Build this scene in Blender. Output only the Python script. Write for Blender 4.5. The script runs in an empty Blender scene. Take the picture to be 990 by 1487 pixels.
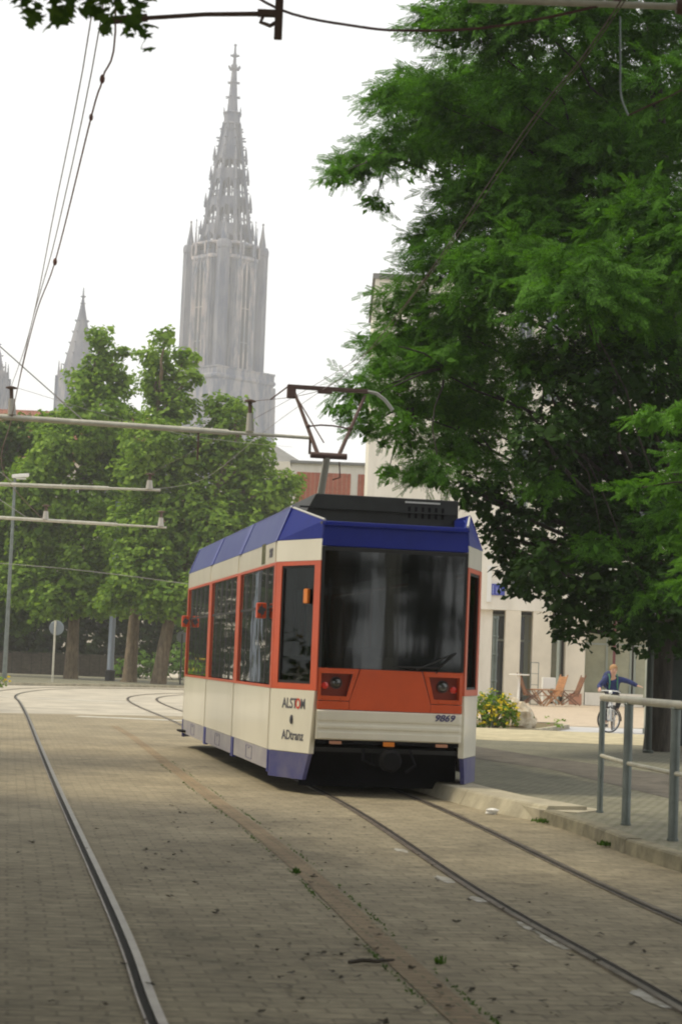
import bpy, bmesh, math, random
import numpy as np
from mathutils import Vector, Matrix

R = math.radians
scene = bpy.context.scene
col = scene.collection
rng = np.random.default_rng(7)
random.seed(7)

# ------------------------------------------------------------------ helpers
def tag(o, label=None, cat=None, group=None, kind=None):
    if label: o['label'] = label
    if cat: o['category'] = cat
    if group: o['group'] = group
    if kind: o['kind'] = kind
    return o

def empty(name, loc=(0, 0, 0), rz=0.0):
    o = bpy.data.objects.new(name, None)
    o.empty_display_size = 0.3
    col.objects.link(o)
    o.location = loc
    o.rotation_euler = (0, 0, rz)
    return o

def copy_tree(o, parent=None):
    c = o.copy(); col.objects.link(c)
    if parent is not None: c.parent = parent
    for ch in list(o.children): copy_tree(ch, c)
    return c

class MB:
    """collects shapes and links them as one mesh object"""
    def __init__(s): s.v = []; s.f = []; s.smooth = False
    def add(s, vs, fs):
        n = len(s.v); s.v += [tuple(v) for v in vs]; s.f += [tuple(i + n for i in f) for f in fs]; return s
    def box(s, x0, x1, y0, y1, z0, z1):
        vs = [(x0,y0,z0),(x1,y0,z0),(x1,y1,z0),(x0,y1,z0),(x0,y0,z1),(x1,y0,z1),(x1,y1,z1),(x0,y1,z1)]
        return s.add(vs, [(3,2,1,0),(4,5,6,7),(0,1,5,4),(1,2,6,5),(2,3,7,6),(3,0,4,7)])
    def obox(s, c, ax, ay, az, hx, hy, hz):
        c = Vector(c); ax = Vector(ax).normalized(); ay = Vector(ay).normalized(); az = Vector(az).normalized()
        vs = []
        for k in (-1, 1):
            for i, j in ((-1,-1),(1,-1),(1,1),(-1,1)):
                vs.append(c + ax*hx*i + ay*hy*j + az*hz*k)
        return s.add(vs, [(3,2,1,0),(4,5,6,7),(0,1,5,4),(1,2,6,5),(2,3,7,6),(3,0,4,7)])
    def quad(s, a, b, c, d): return s.add([a, b, c, d], [(0,1,2,3)])
    def poly(s, pts): return s.add(pts, [tuple(range(len(pts)))])
    def prism(s, pts, d):
        """closed planar outline pts extruded by vector d"""
        n = len(pts); d = Vector(d)
        vs = [Vector(p) for p in pts] + [Vector(p) + d for p in pts]
        fs = [tuple(range(n))[::-1], tuple(range(n, 2*n))]
        for i in range(n): fs.append((i, (i+1) % n, n + (i+1) % n, n + i))
        return s.add(vs, fs)
    def tube(s, pts, r, n=8, caps=True):
        pts = [Vector(p) for p in pts]
        rs = r if isinstance(r, (list, tuple)) else [r]*len(pts)
        rings = []
        up = None
        for i, p in enumerate(pts):
            t = (pts[min(i+1, len(pts)-1)] - pts[max(i-1, 0)])
            t = t.normalized() if t.length > 1e-9 else Vector((0,0,1))
            if up is None:
                up = Vector((0,0,1)) if abs(t.z) < 0.9 else Vector((1,0,0))
            a = t.cross(up)
            if a.length < 1e-4: a = t.cross(Vector((0.3,1,0.2)))
            a.normalize(); b = a.cross(t).normalized(); up = b
            rings.append([p + (a*math.cos(2*math.pi*k/n) + b*math.sin(2*math.pi*k/n))*rs[i] for k in range(n)])
        vs = [v for ring in rings for v in ring]; fs = []
        for i in range(len(pts)-1):
            for k in range(n):
                k2 = (k+1) % n
                fs.append((i*n+k, i*n+k2, (i+1)*n+k2, (i+1)*n+k))
        if caps:
            fs.append(tuple(range(n))[::-1]); fs.append(tuple(range((len(pts)-1)*n, len(pts)*n)))
        return s.add(vs, fs)
    def lathe(s, prof, n=16, c=(0,0,0), phase=0.0, axis='z'):
        """profile [(r, z)] turned about the vertical (or the y axis)"""
        vs = []; fs = []
        for r, z in prof:
            for k in range(n):
                a = 2*math.pi*k/n + phase
                if axis == 'z': vs.append((c[0]+r*math.cos(a), c[1]+r*math.sin(a), c[2]+z))
                elif axis == 'y': vs.append((c[0]+r*math.cos(a), c[1]+z, c[2]+r*math.sin(a)))
                else: vs.append((c[0]+z, c[1]+r*math.cos(a), c[2]+r*math.sin(a)))
        for i in range(len(prof)-1):
            for k in range(n):
                k2 = (k+1) % n
                fs.append((i*n+k, i*n+k2, (i+1)*n+k2, (i+1)*n+k))
        fs.append(tuple(range(n))[::-1]); fs.append(tuple(range((len(prof)-1)*n, len(prof)*n)))
        return s.add(vs, fs)
    def sphere(s, c, rx, ry=None, rz=None, nu=12, nv=8, jit=0.0):
        ry = ry or rx; rz = rz or rx
        vs = [(c[0], c[1], c[2]-rz)]; fs = []
        for i in range(1, nv):
            ph = -math.pi/2 + math.pi*i/nv
            for k in range(nu):
                a = 2*math.pi*k/nu; j = 1 + random.uniform(-jit, jit)
                vs.append((c[0]+rx*j*math.cos(ph)*math.cos(a), c[1]+ry*j*math.cos(ph)*math.sin(a), c[2]+rz*j*math.sin(ph)))
        vs.append((c[0], c[1], c[2]+rz)); top = len(vs)-1
        for k in range(nu):
            k2 = (k+1) % nu
            fs.append((0, 1+k2, 1+k)); fs.append((top, 1+(nv-2)*nu+k, 1+(nv-2)*nu+k2))
            for i in range(nv-2):
                fs.append((1+i*nu+k, 1+i*nu+k2, 1+(i+1)*nu+k2, 1+(i+1)*nu+k))
        return s.add(vs, fs)
    def build(s, name, m, parent=None, smooth=False, bevel=0.0, loc=None):
        me = bpy.data.meshes.new(name)
        me.from_pydata(s.v, [], s.f)
        bm = bmesh.new(); bm.from_mesh(me)
        bmesh.ops.recalc_face_normals(bm, faces=bm.faces)
        if bevel > 0:
            es = [e for e in bm.edges if len(e.link_faces) == 2 and e.calc_face_angle(0) > R(30)]
            bmesh.ops.bevel(bm, geom=es, offset=bevel, segments=2, affect='EDGES', profile=0.6, clamp_overlap=True)
        bm.to_mesh(me); bm.free()
        if smooth:
            for p in me.polygons: p.use_smooth = True
            try: me.set_sharp_from_angle(angle=R(40))
            except Exception: pass
        me.materials.append(m)
        o = bpy.data.objects.new(name, me); col.objects.link(o)
        if parent is not None: o.parent = parent
        if loc is not None: o.location = loc
        return o

def np_mesh(name, V, k, m, parent=None):
    """V (N*k,3): N separate k-gons"""
    me = bpy.data.meshes.new(name)
    nv = len(V); nf = nv // k
    me.vertices.add(nv); me.vertices.foreach_set('co', V.astype(np.float32).ravel())
    me.loops.add(nv); me.loops.foreach_set('vertex_index', np.arange(nv, dtype=np.int32))
    me.polygons.add(nf); me.polygons.foreach_set('loop_start', np.arange(0, nv, k, dtype=np.int32))
    try: me.polygons.foreach_set('loop_total', np.full(nf, k, dtype=np.int32))
    except Exception: pass
    me.update(calc_edges=True); me.validate()
    me.materials.append(m)
    o = bpy.data.objects.new(name, me); col.objects.link(o)
    if parent is not None: o.parent = parent
    return o

# ------------------------------------------------------------------ materials
def lin(c):
    return tuple(((x/255.0)/12.92 if x/255.0 <= 0.04045 else ((x/255.0+0.055)/1.055)**2.4) for x in c)

def mat(name, c, rough=0.6, metal=0.0, vary=0.0, vscale=3.0, c2=None, coat=0.0, bump=0.0, bscale=20.0, stretch=(1,1,1), spec=0.5, lo=0.38, hi=0.62):
    m = bpy.data.materials.new(name); m.use_nodes = True
    nt = m.node_tree; b = nt.nodes['Principled BSDF']
    b.inputs['Base Color'].default_value = (*c, 1); b.inputs['Roughness'].default_value = rough
    b.inputs['Metallic'].default_value = metal; b.inputs['Specular IOR Level'].default_value = spec
    b.inputs['Coat Weight'].default_value = coat; b.inputs['Coat Roughness'].default_value = 0.08
    if vary or c2 or bump:
        tc = nt.nodes.new('ShaderNodeTexCoord'); mp = nt.nodes.new('ShaderNodeMapping')
        mp.inputs['Scale'].default_value = stretch
        nt.links.new(tc.outputs['Object'], mp.inputs['Vector'])
    if vary or c2:
        n = nt.nodes.new('ShaderNodeTexNoise'); n.inputs['Scale'].default_value = vscale; n.inputs['Detail'].default_value = 6
        n.inputs['Roughness'].default_value = 0.65
        nt.links.new(mp.outputs[0], n.inputs['Vector'])
        r = nt.nodes.new('ShaderNodeValToRGB')
        a = c2 if c2 else tuple(x*(1-vary) for x in c); bb = c if c2 else tuple(min(1, x*(1+vary)) for x in c)
        r.color_ramp.elements[0].position = lo; r.color_ramp.elements[1].position = hi
        r.color_ramp.elements[0].color = (*a, 1); r.color_ramp.elements[1].color = (*bb, 1)
        nt.links.new(n.outputs['Fac'], r.inputs['Fac']); nt.links.new(r.outputs['Color'], b.inputs['Base Color'])
    if bump:
        n2 = nt.nodes.new('ShaderNodeTexNoise'); n2.inputs['Scale'].default_value = bscale; n2.inputs['Detail'].default_value = 5
        nt.links.new(mp.outputs[0], n2.inputs['Vector'])
        bp = nt.nodes.new('ShaderNodeBump'); bp.inputs['Strength'].default_value = bump; bp.inputs['Distance'].default_value = 0.02
        nt.links.new(n2.outputs['Fac'], bp.inputs['Height']); nt.links.new(bp.outputs['Normal'], b.inputs['Normal'])
    return m

def leaf_mat(name, dark, light, trans=0.35, nscale=0.6, rough=0.7):
    m = bpy.data.materials.new(name); m.use_nodes = True
    nt = m.node_tree; L = nt.links; N = nt.nodes
    for n in list(N): N.remove(n)
    out = N.new('ShaderNodeOutputMaterial')
    geo = N.new('ShaderNodeNewGeometry'); tc = N.new('ShaderNodeTexCoord')
    no = N.new('ShaderNodeTexNoise'); no.inputs['Scale'].default_value = nscale; no.inputs['Detail'].default_value = 3
    L.new(tc.outputs['Object'], no.inputs['Vector'])
    ad = N.new('ShaderNodeMath'); ad.operation = 'MULTIPLY_ADD'; ad.inputs[1].default_value = 0.45
    mu = N.new('ShaderNodeMath'); mu.operation = 'MULTIPLY'; mu.inputs[1].default_value = 0.6
    L.new(geo.outputs['Random Per Island'], ad.inputs[0]); L.new(no.outputs['Fac'], mu.inputs[0]); L.new(mu.outputs[0], ad.inputs[2])
    ra = N.new('ShaderNodeValToRGB'); ra.color_ramp.elements[0].position = 0.15; ra.color_ramp.elements[1].position = 0.85
    ra.color_ramp.elements[0].color = (*dark, 1); ra.color_ramp.elements[1].color = (*light, 1)
    L.new(ad.outputs[0], ra.inputs['Fac'])
    p = N.new('ShaderNodeBsdfPrincipled'); p.inputs['Roughness'].default_value = rough; p.inputs['Specular IOR Level'].default_value = 0.12
    L.new(ra.outputs['Color'], p.inputs['Base Color'])
    t = N.new('ShaderNodeBsdfTranslucent')
    br = N.new('ShaderNodeMixRGB'); br.blend_type = 'MULTIPLY'; br.inputs['Fac'].default_value = 1; br.inputs['Color2'].default_value = (1.25, 1.35, 0.5, 1)
    L.new(ra.outputs['Color'], br.inputs['Color1']); L.new(br.outputs['Color'], t.inputs['Color'])
    mx = N.new('ShaderNodeMixShader'); mx.inputs['Fac'].default_value = trans
    L.new(p.outputs[0], mx.inputs[1]); L.new(t.outputs[0], mx.inputs[2]); L.new(mx.outputs[0], out.inputs['Surface'])
    return m

def glass_mat(name, tint, rough=0.02, refl=1.0, wav=0.05, stretch=(1, 1, 1)):
    m = bpy.data.materials.new(name); m.use_nodes = True
    nt = m.node_tree; N = nt.nodes; L = nt.links
    for n in list(N): N.remove(n)
    out = N.new('ShaderNodeOutputMaterial'); fr = N.new('ShaderNodeFresnel'); fr.inputs['IOR'].default_value = 1.6
    mu = N.new('ShaderNodeMath'); mu.operation = 'MULTIPLY_ADD'; mu.inputs[1].default_value = refl; mu.inputs[2].default_value = 0.03*refl; mu.use_clamp = True
    L.new(fr.outputs[0], mu.inputs[0])
    tr = N.new('ShaderNodeBsdfTransparent'); tr.inputs['Color'].default_value = (*tint, 1)
    g = N.new('ShaderNodeBsdfGlossy'); g.inputs['Roughness'].default_value = rough; g.inputs['Color'].default_value = (0.95, 0.97, 0.97, 1)
    tc = N.new('ShaderNodeTexCoord'); no = N.new('ShaderNodeTexNoise'); no.inputs['Scale'].default_value = 1.3
    mp = N.new('ShaderNodeMapping'); mp.inputs['Scale'].default_value = stretch
    L.new(tc.outputs['Object'], mp.inputs['Vector']); L.new(mp.outputs[0], no.inputs['Vector'])
    bp = N.new('ShaderNodeBump'); bp.inputs['Strength'].default_value = wav; bp.inputs['Distance'].default_value = 0.05
    L.new(no.outputs['Fac'], bp.inputs['Height']); L.new(bp.outputs['Normal'], g.inputs['Normal'])
    mx = N.new('ShaderNodeMixShader'); L.new(mu.outputs[0], mx.inputs['Fac']); L.new(tr.outputs[0], mx.inputs[1]); L.new(g.outputs[0], mx.inputs[2])
    L.new(mx.outputs[0], out.inputs['Surface'])
    return m

def paving_mat(name, c1, c2, mortar, bw, bh, rot, msize=0.012, dirt=(0.5, 1.15)):
    m = bpy.data.materials.new(name); m.use_nodes = True
    nt = m.node_tree; N = nt.nodes; L = nt.links; b = N['Principled BSDF']
    b.inputs['Roughness'].default_value = 0.85; b.inputs['Specular IOR Level'].default_value = 0.3
    tc = N.new('ShaderNodeTexCoord'); mp = N.new('ShaderNodeMapping'); mp.inputs['Rotation'].default_value = (0, 0, -rot)
    L.new(tc.outputs['Object'], mp.inputs['Vector'])
    wob = N.new('ShaderNodeTexNoise'); wob.inputs['Scale'].default_value = 1.7; wob.inputs['Detail'].default_value = 3
    L.new(tc.outputs['Object'], wob.inputs['Vector'])
    wm = N.new('ShaderNodeVectorMath'); wm.operation = 'SCALE'; wm.inputs['Scale'].default_value = 0.06
    L.new(wob.outputs['Color'], wm.inputs[0])
    va = N.new('ShaderNodeVectorMath'); va.operation = 'ADD'; L.new(mp.outputs[0], va.inputs[0]); L.new(wm.outputs[0], va.inputs[1])
    br = N.new('ShaderNodeTexBrick'); br.inputs['Scale'].default_value = 1.0
    br.inputs['Brick Width'].default_value = bw; br.inputs['Row Height'].default_value = bh
    br.inputs['Mortar Size'].default_value = msize; br.inputs['Mortar Smooth'].default_value = 0.3; br.inputs['Bias'].default_value = 0.0
    br.inputs['Color1'].default_value = (*c1, 1); br.inputs['Color2'].default_value = (*c2, 1); br.inputs['Mortar'].default_value = (*mortar, 1)
    L.new(va.outputs[0], br.inputs['Vector'])
    n1 = N.new('ShaderNodeTexNoise'); n1.inputs['Scale'].default_value = 0.55; n1.inputs['Detail'].default_value = 7; n1.inputs['Roughness'].default_value = 0.7
    L.new(tc.outputs['Object'], n1.inputs['Vector'])
    r1 = N.new('ShaderNodeMapRange'); r1.inputs['From Min'].default_value = 0.3; r1.inputs['From Max'].default_value = 0.7
    r1.inputs['To Min'].default_value = dirt[0]+0.2; r1.inputs['To Max'].default_value = dirt[1]
    L.new(n1.outputs['Fac'], r1.inputs['Value'])
    n2 = N.new('ShaderNodeTexNoise'); n2.inputs['Scale'].default_value = 11; n2.inputs['Detail'].default_value = 6; n2.inputs['Roughness'].default_value = 0.75
    mp2 = N.new('ShaderNodeMapping'); mp2.inputs['Rotation'].default_value = (0, 0, -rot); mp2.inputs['Scale'].default_value = (0.5, 1.6, 1)
    L.new(tc.outputs['Object'], mp2.inputs['Vector']); L.new(mp2.outputs[0], n2.inputs['Vector'])
    r2 = N.new('ShaderNodeMapRange'); r2.inputs['From Min'].default_value = 0.3; r2.inputs['From Max'].default_value = 0.65
    r2.inputs['To Min'].default_value = dirt[0]; r2.inputs['To Max'].default_value = 1.05
    L.new(n2.outputs['Fac'], r2.inputs['Value'])
    mm = N.new('ShaderNodeMath'); mm.operation = 'MULTIPLY'; L.new(r1.outputs[0], mm.inputs[0]); L.new(r2.outputs[0], mm.inputs[1])
    n3 = N.new('ShaderNodeTexNoise'); n3.inputs['Scale'].default_value = 1.9; n3.inputs['Detail'].default_value = 8; n3.inputs['Roughness'].default_value = 0.8; n3.inputs['Distortion'].default_value = 0.8
    L.new(tc.outputs['Object'], n3.inputs['Vector'])
    r3 = N.new('ShaderNodeMapRange'); r3.inputs['From Min'].default_value = 0.52; r3.inputs['From Max'].default_value = 0.68; r3.inputs['To Min'].default_value = 1.0; r3.inputs['To Max'].default_value = 0.62
    L.new(n3.outputs['Fac'], r3.inputs['Value'])
    m3 = N.new('ShaderNodeMath'); m3.operation = 'MULTIPLY'; L.new(mm.outputs[0], m3.inputs[0]); L.new(r3.outputs[0], m3.inputs[1]); mm = m3
    sc = N.new('ShaderNodeVectorMath'); sc.operation = 'SCALE'; L.new(br.outputs['Color'], sc.inputs[0]); L.new(mm.outputs[0], sc.inputs['Scale'])
    L.new(sc.outputs[0], b.inputs['Base Color'])
    bp = N.new('ShaderNodeBump'); bp.inputs['Strength'].default_value = 0.35; bp.inputs['Distance'].default_value = 0.01
    iv = N.new('ShaderNodeMath'); iv.operation = 'SUBTRACT'; iv.inputs[0].default_value = 1; L.new(br.outputs['Fac'], iv.inputs[1])
    a2 = N.new('ShaderNodeMath'); a2.operation = 'MULTIPLY_ADD'; a2.inputs[1].default_value = 0.6; L.new(n2.outputs['Fac'], a2.inputs[0]); L.new(iv.outputs[0], a2.inputs[2])
    L.new(a2.outputs[0], bp.inputs['Height']); L.new(bp.outputs['Normal'], b.inputs['Normal'])
    return m

HEAD = R(9.6)
M = {}
M['asphalt'] = mat('asphalt', (0.40, 0.365, 0.30), 0.9, vary=0.18, vscale=0.8, bump=0.4, bscale=30)
M['setts'] = paving_mat('setts', (0.38, 0.325, 0.222), (0.31, 0.265, 0.18), (0.255, 0.217, 0.147), 0.21, 0.125, HEAD, 0.010, (0.5, 1.25))
M['pavement'] = paving_mat('cobble_pavement', (0.27, 0.255, 0.20), (0.22, 0.21, 0.165), (0.15, 0.155, 0.09), 0.12, 0.11, R(14), 0.012, (0.6, 1.15))
M['path'] = mat('dark_path', (0.10, 0.09, 0.075), 0.95, vary=0.3, vscale=4, bump=0.5, bscale=40)
M['sand'] = mat('sandy_strip', (0.42, 0.37, 0.24), 0.95, vary=0.2, vscale=3)
M['side_road'] = mat('side_road', (0.42, 0.42, 0.43), 0.9, vary=0.1, vscale=1)
M['plaza'] = paving_mat('plaza_paving', (0.50, 0.42, 0.32), (0.46, 0.37, 0.28), (0.36, 0.30, 0.23), 0.4, 0.2, 0.1, 0.01, (0.8, 1.1))
M['brick_strip'] = paving_mat('brick_strip', (0.35, 0.255, 0.16), (0.30, 0.22, 0.14), (0.19, 0.175, 0.10), 0.20, 0.075, HEAD, 0.008, (0.55, 1.2))
M['concrete'] = mat('concrete', (0.37, 0.335, 0.25), 0.9, vary=0.2, vscale=2.5, bump=0.3, bscale=25)
M['kerbstone'] = mat('kerbstone', (0.21, 0.19, 0.13), 0.9, vary=0.3, vscale=3.5, bump=0.5, bscale=18)
M['white_line'] = mat('road_paint', (0.45, 0.43, 0.38), 0.8, vary=0.2, vscale=4)
M['rail_steel'] = mat('rail_steel', (0.23, 0.21, 0.18), 0.42, metal=1.0, vary=0.15, vscale=5)
M['rail_worn'] = mat('rail_brown_steel', (0.20, 0.17, 0.14), 0.45, metal=0.7, vary=0.3, vscale=5)
M['groove'] = mat('groove_dirt', (0.025, 0.022, 0.018), 0.95)
M['mortar'] = mat('pale_mortar', (0.52, 0.50, 0.45), 0.9, c2=(0.30, 0.27, 0.21), vscale=9)
M['litter'] = mat('dry_leaf', (0.05, 0.04, 0.025), 0.9, vary=0.4, vscale=9)
M['twig'] = mat('twig_bark', (0.05, 0.04, 0.03), 0.9)
M['paper'] = mat('paper', (0.75, 0.74, 0.72), 0.8)
M['weed'] = leaf_mat('weed_leaf', (0.03, 0.075, 0.012), (0.09, 0.17, 0.03), 0.25)
# tram
M['cream'] = mat('cream_paint', (0.78, 0.74, 0.62), 0.34, coat=0.5, c2=(0.69, 0.65, 0.54), vscale=1.1, lo=0.30, hi=0.55, stretch=(1,1,0.5))
M['tram_red'] = mat('orange_red_paint', (0.60, 0.085, 0.020), 0.4, coat=0.2, vary=0.06, vscale=2)
M['tram_blue'] = mat('blue_paint', (0.007, 0.018, 0.22), 0.42, coat=0.05, spec=0.35, vary=0.08, vscale=2)
M['dusty_blue'] = mat('dusty_blue_paint', (0.050, 0.053, 0.19), 0.5, coat=0.1, c2=(0.115, 0.11, 0.20), vscale=2.2)
M['dust_glare_lilac'] = mat('dust_and_glare_skirt', (0.36, 0.34, 0.345), 0.55, coat=0.1, c2=(0.26, 0.245, 0.29), vscale=1.6)  # dust plus the bright road's reflection, both put into the skirt colour
M['roof_panel'] = mat('weathered_blue_panel', (0.010, 0.022, 0.17), 0.5, coat=0.05, spec=0.3, c2=(0.022, 0.040, 0.18), vscale=1.4)
M['rubber'] = mat('black_rubber', (0.012, 0.012, 0.013), 0.6)
M['under'] = mat('underframe_black', (0.006, 0.006, 0.008), 0.8, vary=0.4, vscale=3, spec=0.2)
M['roof_box'] = mat('roof_box_grey', (0.016, 0.018, 0.018), 0.6, vary=0.3, vscale=3)
M['roof_grey'] = mat('roof_grey', (0.12, 0.12, 0.12), 0.8)
M['ws_glass'] = glass_mat('windscreen_glass', (0.30, 0.33, 0.32), 0.05, 0.85, 0.022, (3, 1, 0.35))
M['corner_glass'] = glass_mat('corner_glass', (0.34, 0.36, 0.35), 0.02, 0.16)
M['side_glass'] = glass_mat('side_glass', (0.11, 0.13, 0.11), 0.02, 1.45)
M['lamp_glass'] = glass_mat('lamp_glass', (0.8, 0.8, 0.8), 0.05, 1.2)
M['housing_shaded'] = mat('housing_shaded_red', (0.27, 0.035, 0.016), 0.5)  # tram red darkened: the shade inside the lamp recess is painted in
M['cover_glass'] = glass_mat('cover_glass', (0.62, 0.55, 0.52), 0.03, 0.9)
M['chrome'] = mat('chrome', (0.55, 0.55, 0.55), 0.2, metal=1.0)
M['interior'] = mat('interior_grey', (0.18, 0.18, 0.18), 0.7)
M['interior_dark'] = mat('interior_dark', (0.03, 0.03, 0.032), 0.8)
M['interior_pale'] = mat('interior_pale', (0.55, 0.55, 0.54), 0.5)
M['seat_blue'] = mat('seat_fabric', (0.08, 0.10, 0.22), 0.9, vary=0.3, vscale=14)
M['dash'] = mat('dash_grey_blue', (0.30, 0.31, 0.40), 0.6)
M['amber'] = mat('amber_plastic', (0.75, 0.22, 0.02), 0.35)
M['red_lens'] = mat('red_lens', (0.75, 0.03, 0.015), 0.2, coat=0.6)
M['ink_blue'] = mat('ink_blue', (0.03, 0.025, 0.14), 0.5)
M['ink_grey'] = mat('ink_grey', (0.10, 0.10, 0.12), 0.5)
M['ink_red'] = mat('ink_red', (0.60, 0.06, 0.03), 0.5)
M['poppy'] = mat('poppy_orange', (0.72, 0.10, 0.03), 0.4)
M['panto_red'] = mat('pantograph_brown', (0.085, 0.045, 0.035), 0.6)
M['panto_grey'] = mat('pantograph_grey', (0.42, 0.42, 0.38), 0.5)
# metalwork
M['galv'] = mat('galvanised', (0.17, 0.195, 0.185), 0.42, metal=0.65, vary=0.15, vscale=4)
M['galv_light'] = mat('galvanised_light', (0.52, 0.50, 0.42), 0.5, metal=0.3, vary=0.15, vscale=3)
M['blue_grey_pole'] = mat('blue_grey_pole', (0.26, 0.30, 0.36), 0.5, metal=0.2)
M['dark_pole'] = mat('dark_pole', (0.045, 0.055, 0.045), 0.6, vary=0.2, vscale=2)
M['ceramic'] = mat('ceramic_insulator', (0.40, 0.38, 0.34), 0.4)
M['rust'] = mat('rust_brown', (0.10, 0.06, 0.045), 0.7)
M['wire'] = mat('copper_wire', (0.20, 0.10, 0.085), 0.6)
M['wire_grey'] = mat('steel_wire', (0.33, 0.31, 0.29), 0.6)
M['cable_dark'] = mat('dark_cable', (0.10, 0.045, 0.045), 0.6)
M['sign_back'] = mat('sign_back_grey', (0.20, 0.23, 0.25), 0.5, metal=0.3)
# vegetation
M['bark'] = mat('plane_bark', (0.20, 0.155, 0.10), 0.95, c2=(0.10, 0.075, 0.05), vscale=4, stretch=(2,2,0.6), bump=0.8, bscale=8)
M['bark_dark'] = mat('locust_bark', (0.05, 0.043, 0.034), 0.95, vary=0.4, vscale=4, stretch=(3,3,0.5), bump=1.0, bscale=8)
M['leaf_plane'] = leaf_mat('plane_leaf', (0.040, 0.108, 0.012), (0.29, 0.43, 0.065), 0.36)
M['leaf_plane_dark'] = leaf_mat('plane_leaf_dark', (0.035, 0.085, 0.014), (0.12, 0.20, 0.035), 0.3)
M['leaf_locust'] = leaf_mat('locust_leaf', (0.018, 0.060, 0.007), (0.130, 0.310, 0.036), 0.35, 0.55)
M['leaf_locust_lit'] = leaf_mat('locust_leaf_lit', (0.042, 0.125, 0.016), (0.155, 0.345, 0.042), 0.34, 0.8)  # locust leaf brightened: stronger light on the near branches put into the colour
M['leaf_shaded'] = leaf_mat('shaded_broad_leaf', (0.010, 0.032, 0.006), (0.044, 0.100, 0.018), 0.22, 0.8)  # near-black greens hold the shade under the big crown
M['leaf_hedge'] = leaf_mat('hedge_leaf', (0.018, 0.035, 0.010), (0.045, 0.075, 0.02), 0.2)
M['leaf_shrub'] = leaf_mat('shrub_leaf', (0.07, 0.17, 0.025), (0.22, 0.36, 0.07), 0.3, 1.5)
M['leaf_flower_shrub'] = leaf_mat('flower_shrub_leaf', (0.06, 0.15, 0.02), (0.22, 0.34, 0.04), 0.3, 2)
M['flower'] = leaf_mat('yellow_flower', (0.62, 0.44, 0.02), (0.80, 0.66, 0.05), 0.25)
M['soil'] = mat('bed_soil', (0.17, 0.09, 0.05), 1.0, c2=(0.10, 0.12, 0.04), vscale=6)
M['rock'] = mat('limestone', (0.62, 0.56, 0.44), 0.9, c2=(0.40, 0.30, 0.19), vscale=5, bump=0.8, bscale=7)
# buildings
M['stone'] = mat('minster_stone', (0.25, 0.24, 0.255), 0.95, c2=(0.085, 0.105, 0.155), vscale=0.6, stretch=(1,1,0.22), lo=0.42, hi=0.60)
M['stone_dark'] = mat('minster_stone_sooty', (0.19, 0.19, 0.215), 0.95, c2=(0.085, 0.10, 0.145), vscale=0.4, stretch=(1,1,0.25))
M['stone_lit'] = mat('minster_stone_lit', (0.42, 0.37, 0.36), 0.95, c2=(0.15, 0.17, 0.22), vscale=0.6, stretch=(1,1,0.3), lo=0.4, hi=0.6)  # paler stone for the ribs: contrast of light put into the colour
M['louvre'] = mat('louvre_dark', (0.045, 0.05, 0.06), 0.9)
M['roof_slate'] = mat('grey_roof', (0.20, 0.20, 0.19), 0.8, vary=0.15, vscale=0.6)
M['render_cream'] = mat('cream_render', (0.68, 0.63, 0.52), 0.9, vary=0.06, vscale=0.8)
M['render_white'] = mat('white_render', (0.75, 0.72, 0.64), 0.9, c2=(0.62, 0.59, 0.51), vscale=0.7, stretch=(1.6,1.6,0.3), lo=0.30, hi=0.55, bump=0.2, bscale=12)
M['red_tile'] = paving_mat('red_tiles', (0.30, 0.11, 0.065), (0.24, 0.085, 0.05), (0.14, 0.06, 0.04), 0.35, 0.45, 0.0, 0.03, (0.7, 1.2))
M['brick_red'] = paving_mat('brick_red', (0.42, 0.14, 0.085), (0.36, 0.115, 0.07), (0.40, 0.30, 0.24), 0.28, 0.09, 0.0, 0.012, (0.85, 1.1))
M['win_dark'] = mat('window_glass_dark', (0.035, 0.045, 0.05), 0.08, spec=0.8)
M['win_green'] = mat('shop_glass', (0.40, 0.40, 0.27), 0.12, spec=0.8, c2=(0.30, 0.31, 0.21), vscale=0.8)
M['shop_inner'] = mat('shop_interior', (0.10, 0.09, 0.07), 0.9)
M['frame_green'] = mat('frame_green_grey', (0.30, 0.34, 0.29), 0.6)
M['frame_red'] = mat('frame_dark_red', (0.15, 0.025, 0.03), 0.5)
M['terracotta'] = mat('terracotta', (0.45, 0.22, 0.14), 0.9)
M['sign_blue'] = mat('sign_blue', (0.03, 0.05, 0.33), 0.4)
M['sign_white'] = mat('sign_white', (0.75, 0.75, 0.72), 0.5)
M['wall_stone'] = paving_mat('garden_wall', (0.12, 0.10, 0.08), (0.09, 0.078, 0.062), (0.055, 0.05, 0.042), 0.6, 0.25, 0.0, 0.02)
M['wood'] = mat('teak', (0.40, 0.19, 0.075), 0.6, vary=0.25, vscale=4, stretch=(1,1,4))
M['wood_dark'] = mat('teak_dark', (0.22, 0.10, 0.05), 0.6, vary=0.25, vscale=4)
M['white_metal'] = mat('white_metal', (0.75, 0.74, 0.70), 0.4)
M['cabinet'] = mat('cabinet_green_grey', (0.045, 0.055, 0.048), 0.6, vary=0.3, vscale=1.5)
M['grey_column'] = mat('grey_column', (0.36, 0.38, 0.33), 0.7, vary=0.1, vscale=1)
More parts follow.
